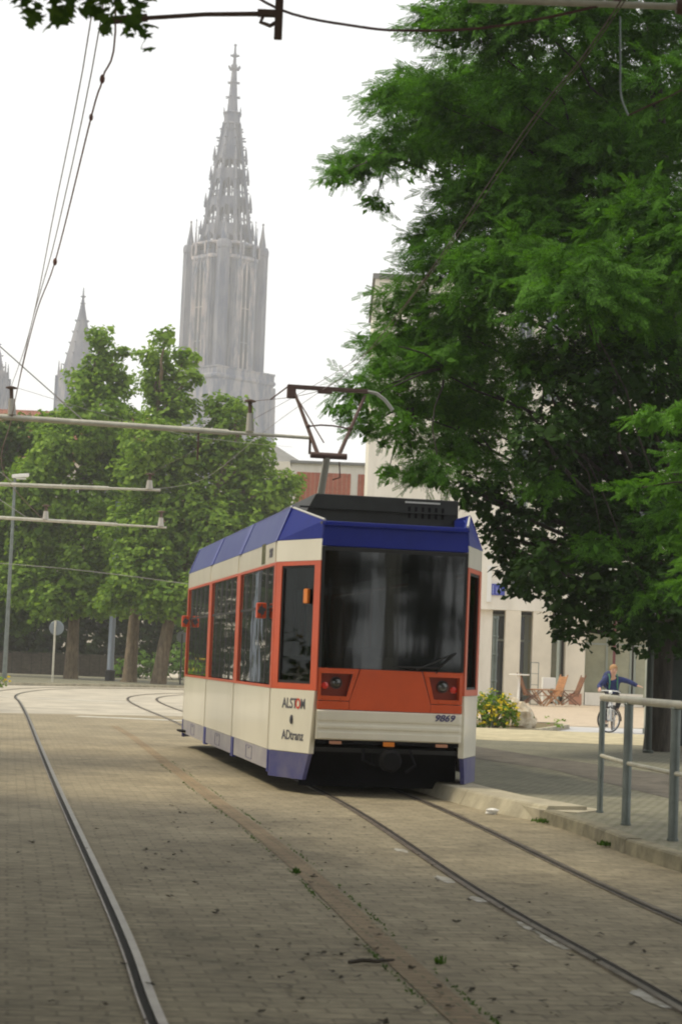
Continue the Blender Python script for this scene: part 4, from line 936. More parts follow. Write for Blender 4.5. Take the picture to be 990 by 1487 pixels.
# feathery locust: pinnate leaves on drooping sprays
def frond(ln=0.32, pairs=6, lf=0.085, wd=0.040):
    q = []
    for i in range(pairs):
        t = (i+1)/(pairs+0.5); x = ln*t; z = -0.10*ln*t*t; l = lf*(1.15-0.5*abs(t-0.45))
        for sg in (-1,1):
            d = np.array([0.55, sg*0.83, -0.12]); s = np.array([0.83,-sg*0.55,0.0]); c = np.array([x,0,z])
            q += [c, c+d*l*0.5+s*wd*0.5, c+d*l, c+d*l*0.5-s*wd*0.5]
    return np.array(q)
FR = frond()
def rotm(ax, a):
    ax = np.array(ax, float); ax /= np.linalg.norm(ax); K = np.array([[0,-ax[2],ax[1]],[ax[2],0,-ax[0]],[-ax[1],ax[0],0]])
    return np.eye(3)+math.sin(a)*K+(1-math.cos(a))*K@K
def spray(L=1.0, n=11):
    out = []
    for i in range(n):
        t = (i+0.6)/n; p = np.array([L*t, 0, -0.35*L*t*t]); sg = 1 if i % 2 else -1
        a = sg*R(rng.uniform(35,65))*(1.05-0.75*t); Rm = rotm((0,0,1), a) @ rotm((0,1,0), R(rng.uniform(5,40))) @ rotm((1,0,0), R(rng.uniform(-30,30)))
        out.append((FR*rng.uniform(0.75,1.15)) @ Rm.T + p)
    return np.concatenate(out)
SPR = [spray(rng.uniform(0.8,1.15)) for _ in range(6)]
def locust_crown(lobes, dens, scale=1.0, squash=0.92, axis_xy=(0,0), min_n=8):
    out = []
    for (x,y,z,r) in lobes:
        n = max(min_n, int(dens*r*r*(1.35 if r < 0.8 else 1.0))); d = dirs(n); d[:,2] = np.where(d[:,2] < -0.35, -d[:,2], d[:,2])
        f = 0.25+0.62*rng.random(n)**0.6
        P = np.array([x,y,z])+d*(r*f)[:,None]*np.array([1,1,squash])
        for k in range(n):
            o = d[k].copy(); out_dir = np.array([x-axis_xy[0], y-axis_xy[1], 0.0]); nrm = np.linalg.norm(out_dir)+1e-6
            h = np.array([o[0],o[1],0.0])+0.45*out_dir/nrm+rng.normal(0,0.25,3)*np.array([1,1,0]); h /= np.linalg.norm(h)+1e-9
            pitch = rng.normal(-0.12,0.42); ex = np.array([h[0]*math.cos(pitch), h[1]*math.cos(pitch), math.sin(pitch)])
            ey = np.array([-h[1],h[0],0.0]); ez = np.cross(ex, ey); roll = rng.normal(0,0.6)
            ey, ez = ey*math.cos(roll)+ez*math.sin(roll), ez*math.cos(roll)-ey*math.sin(roll)
            s = scale*min(1.0, 0.42+0.58*r)*rng.uniform(0.75,1.15)
            S_ = SPR[rng.integers(6)]*s
            out.append(S_ @ np.stack([ex,ey,ez]) + P[k] - ex*0.35*s)
    return np.concatenate(out)
LOCUST = [(1.9,33.0,12.7,1.0),(3.2,32.8,12.7,1.41),(5.0,34.3,13.0,1.47),(1.2,33.3,12.9,0.36),(1.1,36.4,12.3,0.84),(0.5,33.7,11.6,0.42),(2.3,36.5,12.3,1.3),(4.0,36.1,11.9,1.68),(5.7,36.9,12.0,1.58),(0.1,33.7,10.3,0.58),(-0.3,31.7,9.6,0.27),(0.7,34.4,10.8,0.68),(1.7,36.8,11.5,0.92),(0.4,34.6,9.9,0.25),(2.6,34.2,9.8,1.22),(4.2,35.1,9.8,1.5),(5.1,31.9,8.9,1.25),(1.9,34.3,10.0,0.49),(1.6,33.3,8.5,0.69),(2.7,32.4,8.0,1.16),(3.8,30.9,7.5,1.21),(5.8,36.1,8.2,1.42),(1.1,35.0,7.4,0.75),(0.5,31.4,6.8,0.34),(2.3,35.7,7.3,1.15),(3.4,33.2,6.7,0.89),(4.5,31.5,6.3,1.24),(0.3,32.2,6.0,0.53),(1.2,34.1,6.1,0.73),(2.5,36.2,6.3,1.03),(3.3,30.8,5.3,0.77),(5.0,34.5,5.5,1.36),(-0.0,31.2,5.6,0.22),(0.8,33.9,4.9,0.22),(1.5,32.3,4.7,0.52),(2.4,34.5,5.3,0.55),(1.3,34.9,5.5,0.31),(3.2,33.0,4.2,0.53),(4.6,37.0,4.5,1.12),(5.2,32.5,3.9,1.16),(3.4,31.3,3.2,0.56),(4.7,34.4,3.1,0.98),(5.2,30.7,2.6,0.88),(4.1,31.8,2.3,0.45),(5.1,32.6,2.4,0.52),(3.0,33.4,3.6,0.29),(6.2,31.5,11.1,1.57),(6.2,30.8,8.0,1.54),(7.3,36.1,5.9,1.68),(3.8,32.5,14.2,1.62),(3.3,34.8,10.8,1.3),(4.6,33.4,10.4,1.3),(3.2,35.2,8.7,1.2),(4.9,33.6,7.2,1.2),(5.9,34.2,6.6,1.3),(4.2,35.6,5.9,1.1),(6.6,33.4,4.2,1.1),(4.2,33.6,4.4,0.8),(5.9,34.8,3.0,0.9),(4.3,33.0,3.0,0.7),(6.8,35.4,2.5,0.9),(6.9,32.6,9.6,1.4),(7.0,33.4,12.6,1.5),(3.8,35.9,3.6,0.6),(2.9,36.5,10.2,0.9),(2.0,34.6,11.2,0.8),(1.4,34.0,11.7,0.6),(1.2,34.4,9.2,0.35),(1.7,34.2,9.3,0.55),(1.0,34.6,8.1,0.55),(1.9,34.0,7.6,0.7),(0.75,33.6,6.7,0.5),(1.7,33.2,6.7,0.6),(2.2,34.4,6.0,0.6),(0.4,32.8,5.5,0.33),(1.0,33.2,5.5,0.45),(1.9,33.6,5.3,0.5),(2.3,33.0,4.6,0.45),(2.9,34.0,4.9,0.5),(1.2,33.2,4.75,0.25),(2.75,33.2,4.0,0.35),(3.6,34.0,3.6,0.6),(3.2,32.4,3.0,0.32),(4.6,32.0,3.0,0.7),(3.9,32.2,2.6,0.4),(5.6,32.2,3.0,0.7),(6.3,33.0,2.6,0.7),(3.4,33.6,9.4,0.9),(2.9,32.9,11.4,0.8),(4.0,33.2,8.6,0.8),(2.6,36.7,15.5,1.18),(6.0,36.3,15.8,1.94)]
NEAR = [(4.15,26.1,5.0,0.34),(4.7,26.4,5.05,0.5),(4.85,26.6,4.5,0.5),(4.05,26.9,4.1,0.27),(4.5,26.8,4.15,0.40),(4.95,26.7,3.9,0.5),(4.65,26.9,3.35,0.24),(5.35,27.8,3.1,0.6),(4.75,26.5,2.75,0.27),(5.0,26.3,3.2,0.3),(5.75,27.2,5.7,0.8),(5.4,25.7,4.1,0.75),(5.9,25.9,6.5,0.9),(6.3,27.9,8.2,1.1),(6.6,26.6,5.2,0.9),(6.8,27.6,7.0,1.0),(7.6,27.4,6.4,1.1),(7.4,27.9,8.6,1.2),(8.2,26.6,5.0,0.9)]
def locust_tree(name, label, base, lobes, leaf, dens, tr, path, group, grow=1.10):
    root = empty(name, base); tag(root, label, 'tree', group); B = np.array(base)
    L = [(x-B[0],y-B[1],z-B[2],r) for x,y,z,r in lobes]
    t = MB(); pts = spline([Vector(p)-Vector(base) for p in path], 5); n = len(pts)
    t.tube(pts, [tr*(1.3 if i == 0 else 1.05)*(1-0.8*i/n) for i in range(n)], 10)
    big_l = [l for l in L if l[3] >= 0.6]
    for (x,y,z,r) in L:
        if r >= 0.6:
            hd2 = math.hypot(x, y); zz = max(2.6, z-0.45*hd2-0.5)
            p = min(pts, key=lambda v: abs(v.z-zz)); k = p.z/pts[-1].z
            limb(t, p, (x,y,z-0.1), tr*0.24*(1-0.6*k), 0.010, 0.35*(1 if z > 3 else 0), 7)
        else:
            b = min([l for l in big_l if l[2] > z-0.2] or big_l, key=lambda l: (l[0]-x)**2+(l[1]-y)**2+(l[2]-z)**2)
            limb(t, b[:3], (x,y,z), 0.022, 0.008, 0.08)
    t.build('trunk', M['bark_dark'], root, smooth=True)
    L = [(x,y,z,r*grow) for x,y,z,r in L]
    V = locust_crown(L, dens, 0.66, axis_xy=(0,0))
    Ci, Ni = clump_points([(x,y,z,r*0.8) for x,y,z,r in L], 75, 0.20, 8, 0.75, 0.95)
    V = np.concatenate([V, leaf_quads(Ci, Ni, 0.085, 0.45)]); np_mesh('crown', V, 4, leaf, root)
    return root
SHADED = [l for l in LOCUST if (l[2] < 4.75 and l[0] > 2.1 and l[1] > 31.5) or (l[2] < 6.7 and l[0] > 3.0)]  # lower crown lobes split off, recoloured to carry the shade beneath the crown
LOCUST = [l for l in LOCUST if l not in SHADED]+[(4.3,31.4,3.5,0.4),(5.3,31.2,3.9,0.5),(5.0,31.0,2.7,0.4),(3.4,31.6,4.5,0.4)]
SHADED = [(x,y+0.6,z,r) for x,y,z,r in SHADED]+[(2.55,34.5,4.55,0.45),(2.9,34.6,3.9,0.4),(3.1,34.2,3.2,0.35),(5.2,35.4,4.6,1.2),(4.0,35.2,5.0,0.9),(7.4,36.5,4.2,1.4)]
broad_tree('shaded_tree', 'broad-leaved tree with shade put into its leaf colour, under and behind the feathery crown, above the cyclist', (7.0,38.2,0.12), SHADED, 0.2, 2.2, M['leaf_shaded'], M['bark_dark'], dens=95, clump=0.2, per=9, size=0.062, group=None)
locust_tree('locust_tree', 'huge feathery green tree filling the right half behind the tram', (6.05,36.2,0.12), LOCUST, M['leaf_locust'], 112, 0.26,
            [(6.05,36.2,0),(6.05,36.1,0.6),(6.1,35.9,2.5),(6.3,35.2,5.0),(5.75,34.6,8.5),(5.6,34.8,11.5),(5.2,34.8,14.5)], 'feathery trees on the pavement')
locust_tree('locust_tree', 'nearer feathery branches with stronger light put into their leaf colour, reaching in from the right edge', (7.3,27.2,0.12), NEAR, M['leaf_locust_lit'], 170, 0.20,
            [(7.3,27.2,0),(7.25,27.2,1.5),(7.0,27.0,3.5),(6.5,26.9,5.5),(6.0,27,8.0)], 'feathery trees on the pavement', 0.8)

# plane trees overhanging the track just outside the picture; one shows its leaves at the top left
def maple_leaves(C, Nrm, size):
    ang = np.radians([90,128,158,180,205,238,270,302,335,0,22,52]); rad = np.array([1.0,0.55,0.95,0.5,0.75,0.35,0.42,0.35,0.75,0.5,0.95,0.55])
    n = len(C); a = np.cross(Nrm, rng.normal(size=(n,3))); a /= np.linalg.norm(a,axis=1,keepdims=True)+1e-9; b = np.cross(Nrm,a)
    s = size*(0.7+0.6*rng.random(n)); V = np.empty((n,12,3))
    for k in range(12): V[:,k] = C+(a*math.cos(ang[k])+b*math.sin(ang[k]))*(s*rad[k])[:,None]+Nrm*(s*(-0.18*rad[k]))[:,None]
    return V.reshape(-1,3)
og = 'plane trees overhanging the tracks beside the camera'
ot = empty('plane_tree', (-5.2,6.8,0)); tag(ot, 'leafy twig ends of the overhanging tree at the top left corner', 'tree', og)
t = MB(); t.tube(spline([(0,0,0),(0.1,0,2.5),(0.5,0.3,5.5),(0.9,0.4,9)],5), [0.34-0.015*i for i in range(16)], 10)
limb(t, (0.4,0.2,4.8), (3.95,2.2,4.95), 0.12, 0.012, 0.35, 8); limb(t, (0.5,0.3,5.5), (3.2,-1,8), 0.15, 0.03, 0.3); limb(t,(0.7,0.3,7),(-2.5,1,9.5),0.12,0.03); limb(t,(0.8,0.3,8),(1.5,2.5,10.5),0.1,0.03); limb(t,(0.5,0.3,5.5),(-1.5,-3,8.5),0.12,0.03)
limb(t, (3.3,2.1,5.05), (3.6,2.25,4.72), 0.01, 0.003, 0, 3); limb(t, (3.7,2.2,5.0), (4.15,2.2,4.58), 0.01, 0.003, 0, 3)
t.build('trunk', M['bark'], ot, smooth=True)
tw = [(x_,y_,z_-0.13,r_) for x_,y_,z_,r_ in [(3.62,2.2,4.71,0.10),(3.74,2.2,4.70,0.10),(3.86,2.2,4.72,0.11),(3.98,2.2,4.70,0.11),(4.10,2.2,4.66,0.10),(4.18,2.2,4.58,0.07),(3.92,2.2,4.80,0.12),(3.55,2.2,4.82,0.11),(3.30,2.2,4.84,0.09),(3.24,2.2,4.80,0.07),(4.08,2.2,4.78,0.12),(3.75,2.25,4.83,0.12),(3.5,2.25,4.9,0.15),(3.9,2.3,4.95,0.2)]]
C, Nn = [], []
for (x,y,z,r) in tw:
    n = max(7, int(1300*r*r)); d = dirs(n); C.append(np.array([x,y,z])+d*(r*rng.random(n)**0.4)[:,None]); Nn.append(d*0.3+np.array([0,-0.45,0.6])+rng.normal(0,0.4,(n,3)))
C = np.concatenate(C); Nn = np.concatenate(Nn); Nn /= np.linalg.norm(Nn,axis=1,keepdims=True)
V1 = maple_leaves(C, Nn, 0.050)
big = [(0.8,0.5,9.5,2.6),(2.6,-1.2,8.6,2.2),(-1.8,0.8,9.2,2.3),(1.2,2.2,10.5,2.0),(-1.4,-2.6,8.8,2.2),(1.0,-3.4,9.6,2.2),(2.9,1.2,8.4,1.4),(0.0,-0.5,11.5,2.2),(4.2,2.5,9.6,2.2),(5.8,0.5,9.8,2.3),(4.6,5.2,10.4,2.2),(1.8,5.0,10.8,2.3),(-1.6,4.6,10.6,2.3),(6.4,3.4,10.6,2.0),(4.8,-2.6,9.4,2.3),(-3.2,2.6,9.8,2.0),(2.4,7.8,11.8,2.0),(5.2,8,11.9,2.0),(4.2,9.6,11.6,2.0),(1.2,10.4,12.0,2.1),(7.0,8.2,11.2,2.0),(6.6,10.6,12.2,1.9),(3.4,6.4,10.2,1.7)]
C, Nn = clump_points(big, 55, 0.4, 8); V2 = maple_leaves(C, Nn, 0.13)
np_mesh('crown', np.concatenate([V1, V2]), 12, M['leaf_plane_dark'], ot)
for (x, y, rz, s) in [(7.5,2.0,2.0,1.0),(-6.5,-9,4.0,1.1),(8.0,-11,1.0,1.15),(15.5,-24,3.1,1.2),(24,-31,0.4,1.2),(10.0,-28,5.0,1.2),(-9.5,15.5,math.pi,1.0),(-18.5,24,2.4,1.0),(-21.0,34,4.2,1.05),(-23.5,46,0.8,1.1),(-16,6,3.6,1.1)]:
    c = empty('plane_tree', (x,y,0), rz); c.scale = (s,s,s); tag(c, 'plane tree standing outside the picture, shading the tracks or mirrored in the tram windows', 'tree', og)
    for ch in ot.children:
        k = ch.copy(); col.objects.link(k); k.parent = c

def shrub(name, label, base, lobes, leaf, dens, size, clump, per, cat='shrub', flowers=0, group=None, stems=True):
    root = empty(name, base); tag(root, label, cat, group); B = base
    C, Nn = clump_points(lobes, dens, clump, per, 0.9, 0.5); keep = C[:,2] > 0.02; C = C[keep]; Nn = Nn[keep]
    np_mesh('foliage', leaf_quads(C, Nn, size), 4, leaf, root)
    if flowers:
        C2, N2 = clump_points(lobes, flowers, 0.06, 4, 0.95, 0.1); keep = C2[:,2] > 0.25*max(l[2] for l in lobes)
        tag(np_mesh('flower', leaf_quads(C2[keep], N2[keep], size*0.9), 4, M['flower'], root), kind='stuff')
    if stems:
        t = MB()
        for (x,y,z,r) in lobes: limb(t, (x*0.3,y*0.3,0), (x,y,z), 0.03, 0.008, 0.05)
        t.build('stem', M['bark'], root, smooth=True)
    return root
shrub('flowering_shrub', 'yellow flowering shrub beside the pale rock, right of the tram', (3.75,46.9,0), [(-0.15,0,0.35,0.36),(0.25,0.1,0.45,0.38),(0.1,0.2,0.75,0.32),(-0.25,0.1,0.72,0.28),(0.5,0.3,0.35,0.3),(0.45,0.3,0.72,0.25),(0.62,0.2,0.5,0.2)], M['leaf_flower_shrub'], 420, 0.036, 0.09, 7, flowers=330)
shrub('flowering_shrub', 'yellow-green bush at the left edge before the lamp post', (-13.7,77.5,0), [(-1.2,0,0.7,0.8),(-0.5,0,0.55,0.6),(0.0,0,0.45,0.5),(0.45,0,0.30,0.32),(-1.8,0.3,0.9,0.9),(-0.9,0.2,0.95,0.4)], M['leaf_flower_shrub'], 90, 0.06, 0.14, 6, flowers=9)
shrub('flowering_shrub', 'long row of shrubs along the left side of the street, mirrored in the tram windows', (-10.5,34,0), [(-0.6-0.14*(k*0.9-9)+random.uniform(-.3,.3), k*0.9-9, 0.95+random.uniform(0,0.25), 0.95) for k in range(28)], M['leaf_flower_shrub'], 40, 0.07, 0.16, 6, flowers=6, stems=False)
shrub('hedge', 'tall dense bushes outside the picture behind the camera, mirrored in the windscreen', (14,-27,0), [(xx, random.uniform(-1,1), 1.5+1.9*j, rr) for xx, rr in ((-9,1.8),(-6.5,1.7),(-4,1.8),(-1.6,1.7),(0.8,1.7),(2.6,1.3),(4.3,1.05),(7.6,1.0),(10.6,0.8),(12.5,1.5),(14.6,1.7),(17,1.8)) for j in range(4)], M['leaf_hedge'], 40, 0.28, 0.4, 7, 'hedge', stems=False)
# island with rock
sheet('island', [(2.6,45.9),(4.9,47.2),(6.2,52.2),(6.1,53.6),(3.6,53.2),(2.2,51)], 0.10, M['soil'])
mk = MB()
isl = [(2.6,45.8),(4.95,47.1),(6.3,52.2),(6.2,53.75),(3.6,53.35)]
for i in range(len(isl)-1):
    a = Vector((*isl[i],0)); b = Vector((*isl[i+1],0)); t_ = (b-a).normalized(); mk.obox((a+b)/2+Vector((0,0,0.045)), t_, (-t_.y,t_.x,0), (0,0,1), (b-a).length/2, 0.07, 0.075)
tag(mk.build('kerb', M['concrete']), kind='structure')
rk = MB().sphere((0,0,0.24), 0.40, 0.30, 0.42, 12, 8, 0.12); rk.sphere((0.20,-0.05,0.12), 0.28, 0.22, 0.22, 10, 6, 0.14); rk.sphere((-0.12,0.0,0.50), 0.18, 0.18, 0.26, 9, 6, 0.13)
tag(rk.build('rock', M['rock'], loc=(4.62,48.4,0.09)), 'pale angular boulder beside the yellow shrub', 'rock')
shrub('ground_cover', 'low green and reddish ground cover around the pale boulder', (5.25,48.6,0.09), [(-0.3,-0.2,0.06,0.22),(0.2,0.0,0.07,0.24),(0.5,0.5,0.07,0.24),(0.6,1.2,0.05,0.2),(-0.6,-0.3,0.06,0.2)], M['leaf_flower_shrub'], 150, 0.03, 0.06, 5, 'plant', stems=False)
# behind the plane trees
sg_ = 'pale green shrubs behind the tree trunks'
for (x, y, s, lb) in [(-12.2,118,1.2,'low pale green shrub between the blue-grey mast and the middle trunk'),(-9.6,119,1.5,'pale green shrub seen between the two right-hand plane trunks'),(-7.6,119,1.6,'pale green shrub just left of the tram rear')]:
    shrub('shrub', lb, (x,y,0.1), [(-0.7*s,0,0.5*s,0.6*s),(0.2*s,0.1,0.7*s,0.7*s),(0.9*s,0,0.45*s,0.6*s),(0.1*s,0.3,1.2*s,0.5*s)], M['leaf_shrub'], 80, 0.10, 0.2, 7, group=sg_)
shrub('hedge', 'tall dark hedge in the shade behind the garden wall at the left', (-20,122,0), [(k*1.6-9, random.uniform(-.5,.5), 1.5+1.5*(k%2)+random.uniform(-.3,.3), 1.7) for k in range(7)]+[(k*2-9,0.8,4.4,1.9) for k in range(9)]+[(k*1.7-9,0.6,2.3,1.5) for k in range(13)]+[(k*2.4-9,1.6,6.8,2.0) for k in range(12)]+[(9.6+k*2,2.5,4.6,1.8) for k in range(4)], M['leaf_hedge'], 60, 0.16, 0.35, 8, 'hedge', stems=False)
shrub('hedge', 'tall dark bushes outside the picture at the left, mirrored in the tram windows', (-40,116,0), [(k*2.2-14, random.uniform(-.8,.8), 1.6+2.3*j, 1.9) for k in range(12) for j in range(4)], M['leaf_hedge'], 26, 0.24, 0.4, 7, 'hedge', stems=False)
gw = MB().box(-9,8.5,-0.2,0.2,0,1.25); gw.box(-9.05,8.55,-0.26,0.26,1.252,1.36)
tag(gw.build('garden_wall', M['wall_stone'], loc=(-21,119.2,0.1)), 'low dark stone wall behind the tree trunks at the left', 'wall')

# ------------------------------------------------------------------ buildings
def window(parent, c, wx, wz, face, m_glass, m_frame, depth=0.12):
    """window in a wall whose outward side is -y (local)"""
    x, y, z = c
    f = MB()
    t = 0.08
    f.box(x-wx, x+wx, y-0.03, y+0.06, z-wz-t, z-wz); f.box(x-wx, x+wx, y-0.03, y+0.06, z+wz, z+wz+t)
    f.box(x-wx-t, x-wx, y-0.03, y+0.06, z-wz-t, z+wz+t); f.box(x+wx, x+wx+t, y-0.03, y+0.06, z-wz-t, z+wz+t)
    f.box(x-0.03, x+0.03, y-0.02, y+0.06, z-wz, z+wz)
    o = f.build('window', m_frame, parent)
    MB().box(x-wx, x+wx, y+0.0, y+0.03, z-wz, z+wz).build('pane', m_glass, o)
    return o
# pale office building at the right
OB = empty('office_building', (1.2, 91.5, 0), 0.0); tag(OB, 'tall pale cream office building with a colonnade behind the big tree', 'building')
Wd = 34.0
wl_ = MB().box(0, Wd, 0, 12, 4.35, 20.0); wl_.box(0, 6.2, 0.35, 12, 0, 4.348); wl_.build('wall', M['render_white'], OB)
MB().box(-0.12, Wd+0.1, -0.12, 12.1, 20.002, 20.25).build('parapet', M['roof_slate'], OB)
for (x0, x1) in [(6.80,7.52),(8.10,9.0),(9.68,10.60),(16.2,17.0),(20,20.8),(24,24.8),(28,28.8),(32,32.8)]:
    MB().box(x0, x1, 0.02, 0.8, 0.01, 4.348).build('column', M['render_cream'], OB)
    
MB().box(6.2, Wd, 3.0, 3.1, 0, 4.348).build('shop_back_wall', M['shop_inner'], OB)
for (x0, x1, gm) in [(6.3,7.9,'win_dark'),(8.0,9.6,'win_green'),(10.7,13.0,'win_green'),(13.2,16.0,'win_green'),(17.2,19.8,'win_dark'),(20.9,23.8,'win_dark'),(24.9,27.8,'win_dark')]:
    f = MB(); yb = 1.6
    for xx in (x0, (x0+x1)/2, x1): f.box(xx-0.05, xx+0.05, yb-0.06, yb+0.06, 0.12, 4.2)
    f.box(x0, x1, yb-0.05, yb+0.05, 4.1, 4.2); f.box(x0, x1, yb-0.05, yb+0.05, 2.9, 3.0)
    o = f.build('shop_window', M['frame_green'], OB); MB().box(x0, x1, yb, yb+0.02, 0.15, 4.1).build('pane', M[gm], o)
MB().box(9.9,10.5,0.0,0.018,0.02,0.55).build('tile_panel', M['terracotta'], OB)
MB().box(10.65,13.4,0.05,0.35,0.02,0.62).build('low_wall', M['render_white'], OB)
MB().box(12.05,12.17,0.9,1.0,0.6,4.3).build('dark_red_frame', M['frame_red'], OB)
MB().box(9.2,9.32,-0.6,-0.48,0.02,4.0).build('canopy_post', M['frame_green'], OB)
for z in (6.2, 9.2, 12.2, 15.2, 18.0):
    for x in (7.3, 8.6, 11, 13.4, 15.8, 18.2, 20.6, 23, 25.4, 28, 31):
        window(OB, (x, -0.04, z), 0.28 if x < 9 else 0.6, 0.85, 0, M['win_dark'], M['frame_green'])
MB().box(5.85,6.06,-0.10,-0.002,4.7,6.4).build('downpipe_panel', M['sign_white'], OB)
sgn = empty('shop_sign', (7.6,91.5,5.30), 0.0); tag(sgn, 'small blue shop sign with pale strokes on the cream wall right of the tram', 'sign')
MB().box(-0.33,0.30,-0.10,-0.01,-0.26,0.27).build('board', M['sign_blue'], sgn)
sl_ = MB()
for x0, x1, z0, z1 in [(-0.28,-0.25,-0.2,0.2),(-0.10,-0.07,-0.2,0.1),(0.06,0.09,-0.1,0.2),(0.09,0.16,0.14,0.17)]: sl_.box(x0,x1,-0.106,-0.101,z0,z1)
sl_.build('lettering', mat('sign_letter_pale', (0.35,0.40,0.62), 0.5), sgn)

# brick-panelled building behind the tram roof
BB = empty('brick_panel_building', (-3.2, 120, 0)); tag(BB, 'flat-roofed building with red brick panels framed in cream, above the tram roof', 'building')
MB().box(0, 4.9, 0.1, 10, 0, 13.9).build('wall', M['render_white'], BB)
MB().box(-0.1, 5.0, -0.12, 10, 13.902, 14.06).build('roof', M['roof_slate'], BB)
for (x0, x1) in [(0.35,3.72),(4.18,4.85)]:
    for (z0, z1) in [(11.0,13.35),(7.2,9.6),(3.4,5.8)]: MB().box(x0,x1,0.02,0.098,z0,z1).build('brick_panel', M['brick_red'], BB)
for z in (10.3, 6.5):
    for x in (1.0, 2.4): window(BB, (x,0.05,z), 0.45, 0.5, 0, M['win_dark'], M['sign_white'])
# cream building with a grey hip roof
HB = empty('cream_building', (-9.5, 141, 0)); tag(HB, 'cream building with a cornice and grey hipped roof just right of the great tower', 'building')
MB().box(0, 6.2, 0, 9, 0, 15.2).build('wall', M['render_cream'], HB)
cb_ = MB().box(-0.2, 6.4, -0.25, 9, 15.202, 15.5); cb_.box(-0.35, 6.55, -0.4, 9, 15.502, 16.1); cb_.build('cornice', M['render_cream'], HB)
MB().add([(-0.3,-0.35,16.102),(6.5,-0.35,16.102),(6.5,9,16.102),(-0.3,9,16.102),(2.0,3.5,17.9),(4.0,3.5,17.9),(4.0,5.5,17.9),(2.0,5.5,17.9)], [(0,1,5,4),(1,2,6,5),(2,3,7,6),(3,0,4,7),(4,5,6,7)]).build('roof', M['roof_slate'], HB)
for z in (6, 9.5, 13):
    for x in (1.2, 3.1, 5.0): window(HB, (x,-0.03,z), 0.45, 0.85, 0, M['win_dark'], M['sign_white'])
# red tiled house at the left
RH = empty('tiled_house', (-46, 190, 0)); tag(RH, 'house with a long red tiled roof at the left edge above the trees', 'house')
MB().box(0, 26, 0, 11, 0, 20.5).build('wall', M['render_cream'], RH)
rt_ = MB().prism([(-0.4,-0.8,20.3),(-0.4,5.5,26.0),(-0.4,11.8,20.3)], (26.8,0,0)); rt_.build('roof', M['red_tile'], RH)
for z in (5, 9, 13, 17):
    for x in range(2, 26, 3): window(RH, (x,-0.03,z), 0.5, 0.8, 0, M['win_dark'], M['sign_white'])
MB().box(20,21,4.8,5.6,25,27).build('chimney', M['brick_red'], RH)
# blocks closing the view far behind the trees
for (x, y, wx, dy, h, lb) in [(-75,230,40,14,15,'long plain far house row left of the red tiled roof, hidden behind the trees'),(-24,215,20,12,15,'plain far house behind the plane trees'),(42,150,50,14,15,'plain pale far building beyond the office building at the right')]:
    fb = empty('far_house', (x,y,0)); tag(fb, lb, 'house')
    MB().box(-wx/2,wx/2,0,dy,0,h).build('wall', M['render_cream'], fb)
    MB().prism([(-wx/2-0.3,-0.5,h),(-wx/2-0.3,dy/2,h+4.5),(-wx/2-0.3,dy+0.5,h)], (wx+0.6,0,0)).build('roof', M['red_tile'], fb)
    for k in range(int(wx/4)): window(fb, (-wx/2+2+k*4,-0.03,h-3), 0.6, 0.8, 0, M['win_dark'], M['sign_white'])

# ------------------------------------------------------------------ the great church
CH = empty('gothic_church', (-33.2, 505, 0)); tag(CH, 'hazy grey gothic church with one huge openwork spire and two slim choir spires', 'church')
def octa(r, z0, z1, r1=None, n=8, ph=math.pi/8, c=(0,0)):
    r1 = r if r1 is None else r1
    return MB().lathe([(r,z0),(r1,z1)], n, (c[0],c[1],0), ph)
sq = MB().lathe([(15.2,0),(14.4,40),(14.0,74.2)], 4, (0,0,0), 0.0)
for k in range(4):
    a = k*math.pi/2
    sq.lathe([(3.4,0),(2.8,45),(2.2,73.0)], 8, (12.6*math.cos(a),12.6*math.sin(a),0), math.pi/8)
sq.build('square_tower', M['stone'], CH)
bal = MB().lathe([(14.2,0),(14.6,0.4),(14.6,0.9),(14.2,1.3),(14.2,2.6),(14.5,2.9),(14.5,3.2)], 4, (0,0,73.6), 0.0); bal.build('gallery', M['stone'], CH)
octa(9.2, 74, 107.0, 9.0).build('octagon', M['stone'], CH)
tp_ = MB()
for k in range(16):
    a = k*math.pi/8+math.pi/16; tp_.tube([(9.05*math.cos(a),9.05*math.sin(a),107),(9.05*math.cos(a),9.05*math.sin(a),110.2)], 0.28, 5)
tp_.lathe([(9.2,0),(9.5,0.3),(9.5,0.9),(9.2,1.1)], 8, (0,0,105.8), math.pi/8); tp_.lathe([(9.2,0),(9.4,0.2),(9.4,0.5),(9.1,0.7)], 8, (0,0,109.8), math.pi/8)
tp_.build('upper_gallery', M['stone_lit'], CH)
for k in range(4):
    a = -math.pi/2 + k*math.pi/2
    cx, cy = 9.55*math.cos(a), 9.55*math.sin(a)
    t = MB().lathe([(1.75,72),(1.70,90),(1.62,108.0),(1.9,108.4),(1.9,109.6),(1.6,110.4)], 8, (cx,cy,0), math.pi/8)
    for q in range(8):
        b = q*math.pi/4+math.pi/8; t.tube([(cx+1.72*math.cos(b),cy+1.72*math.sin(b),72),(cx+1.6*math.cos(b),cy+1.6*math.sin(b),108.2)], 0.16, 4)
    to = t.build('stair_turret', M['stone_dark'], CH)
    p = MB().lathe([(0.95,0),(0.9,1.2),(0.55,3.2),(0.16,6.2),(0.34,6.6),(0.1,7.0)], 6, (cx,cy,110.2)); p.build('pinnacle', M['stone'], to)
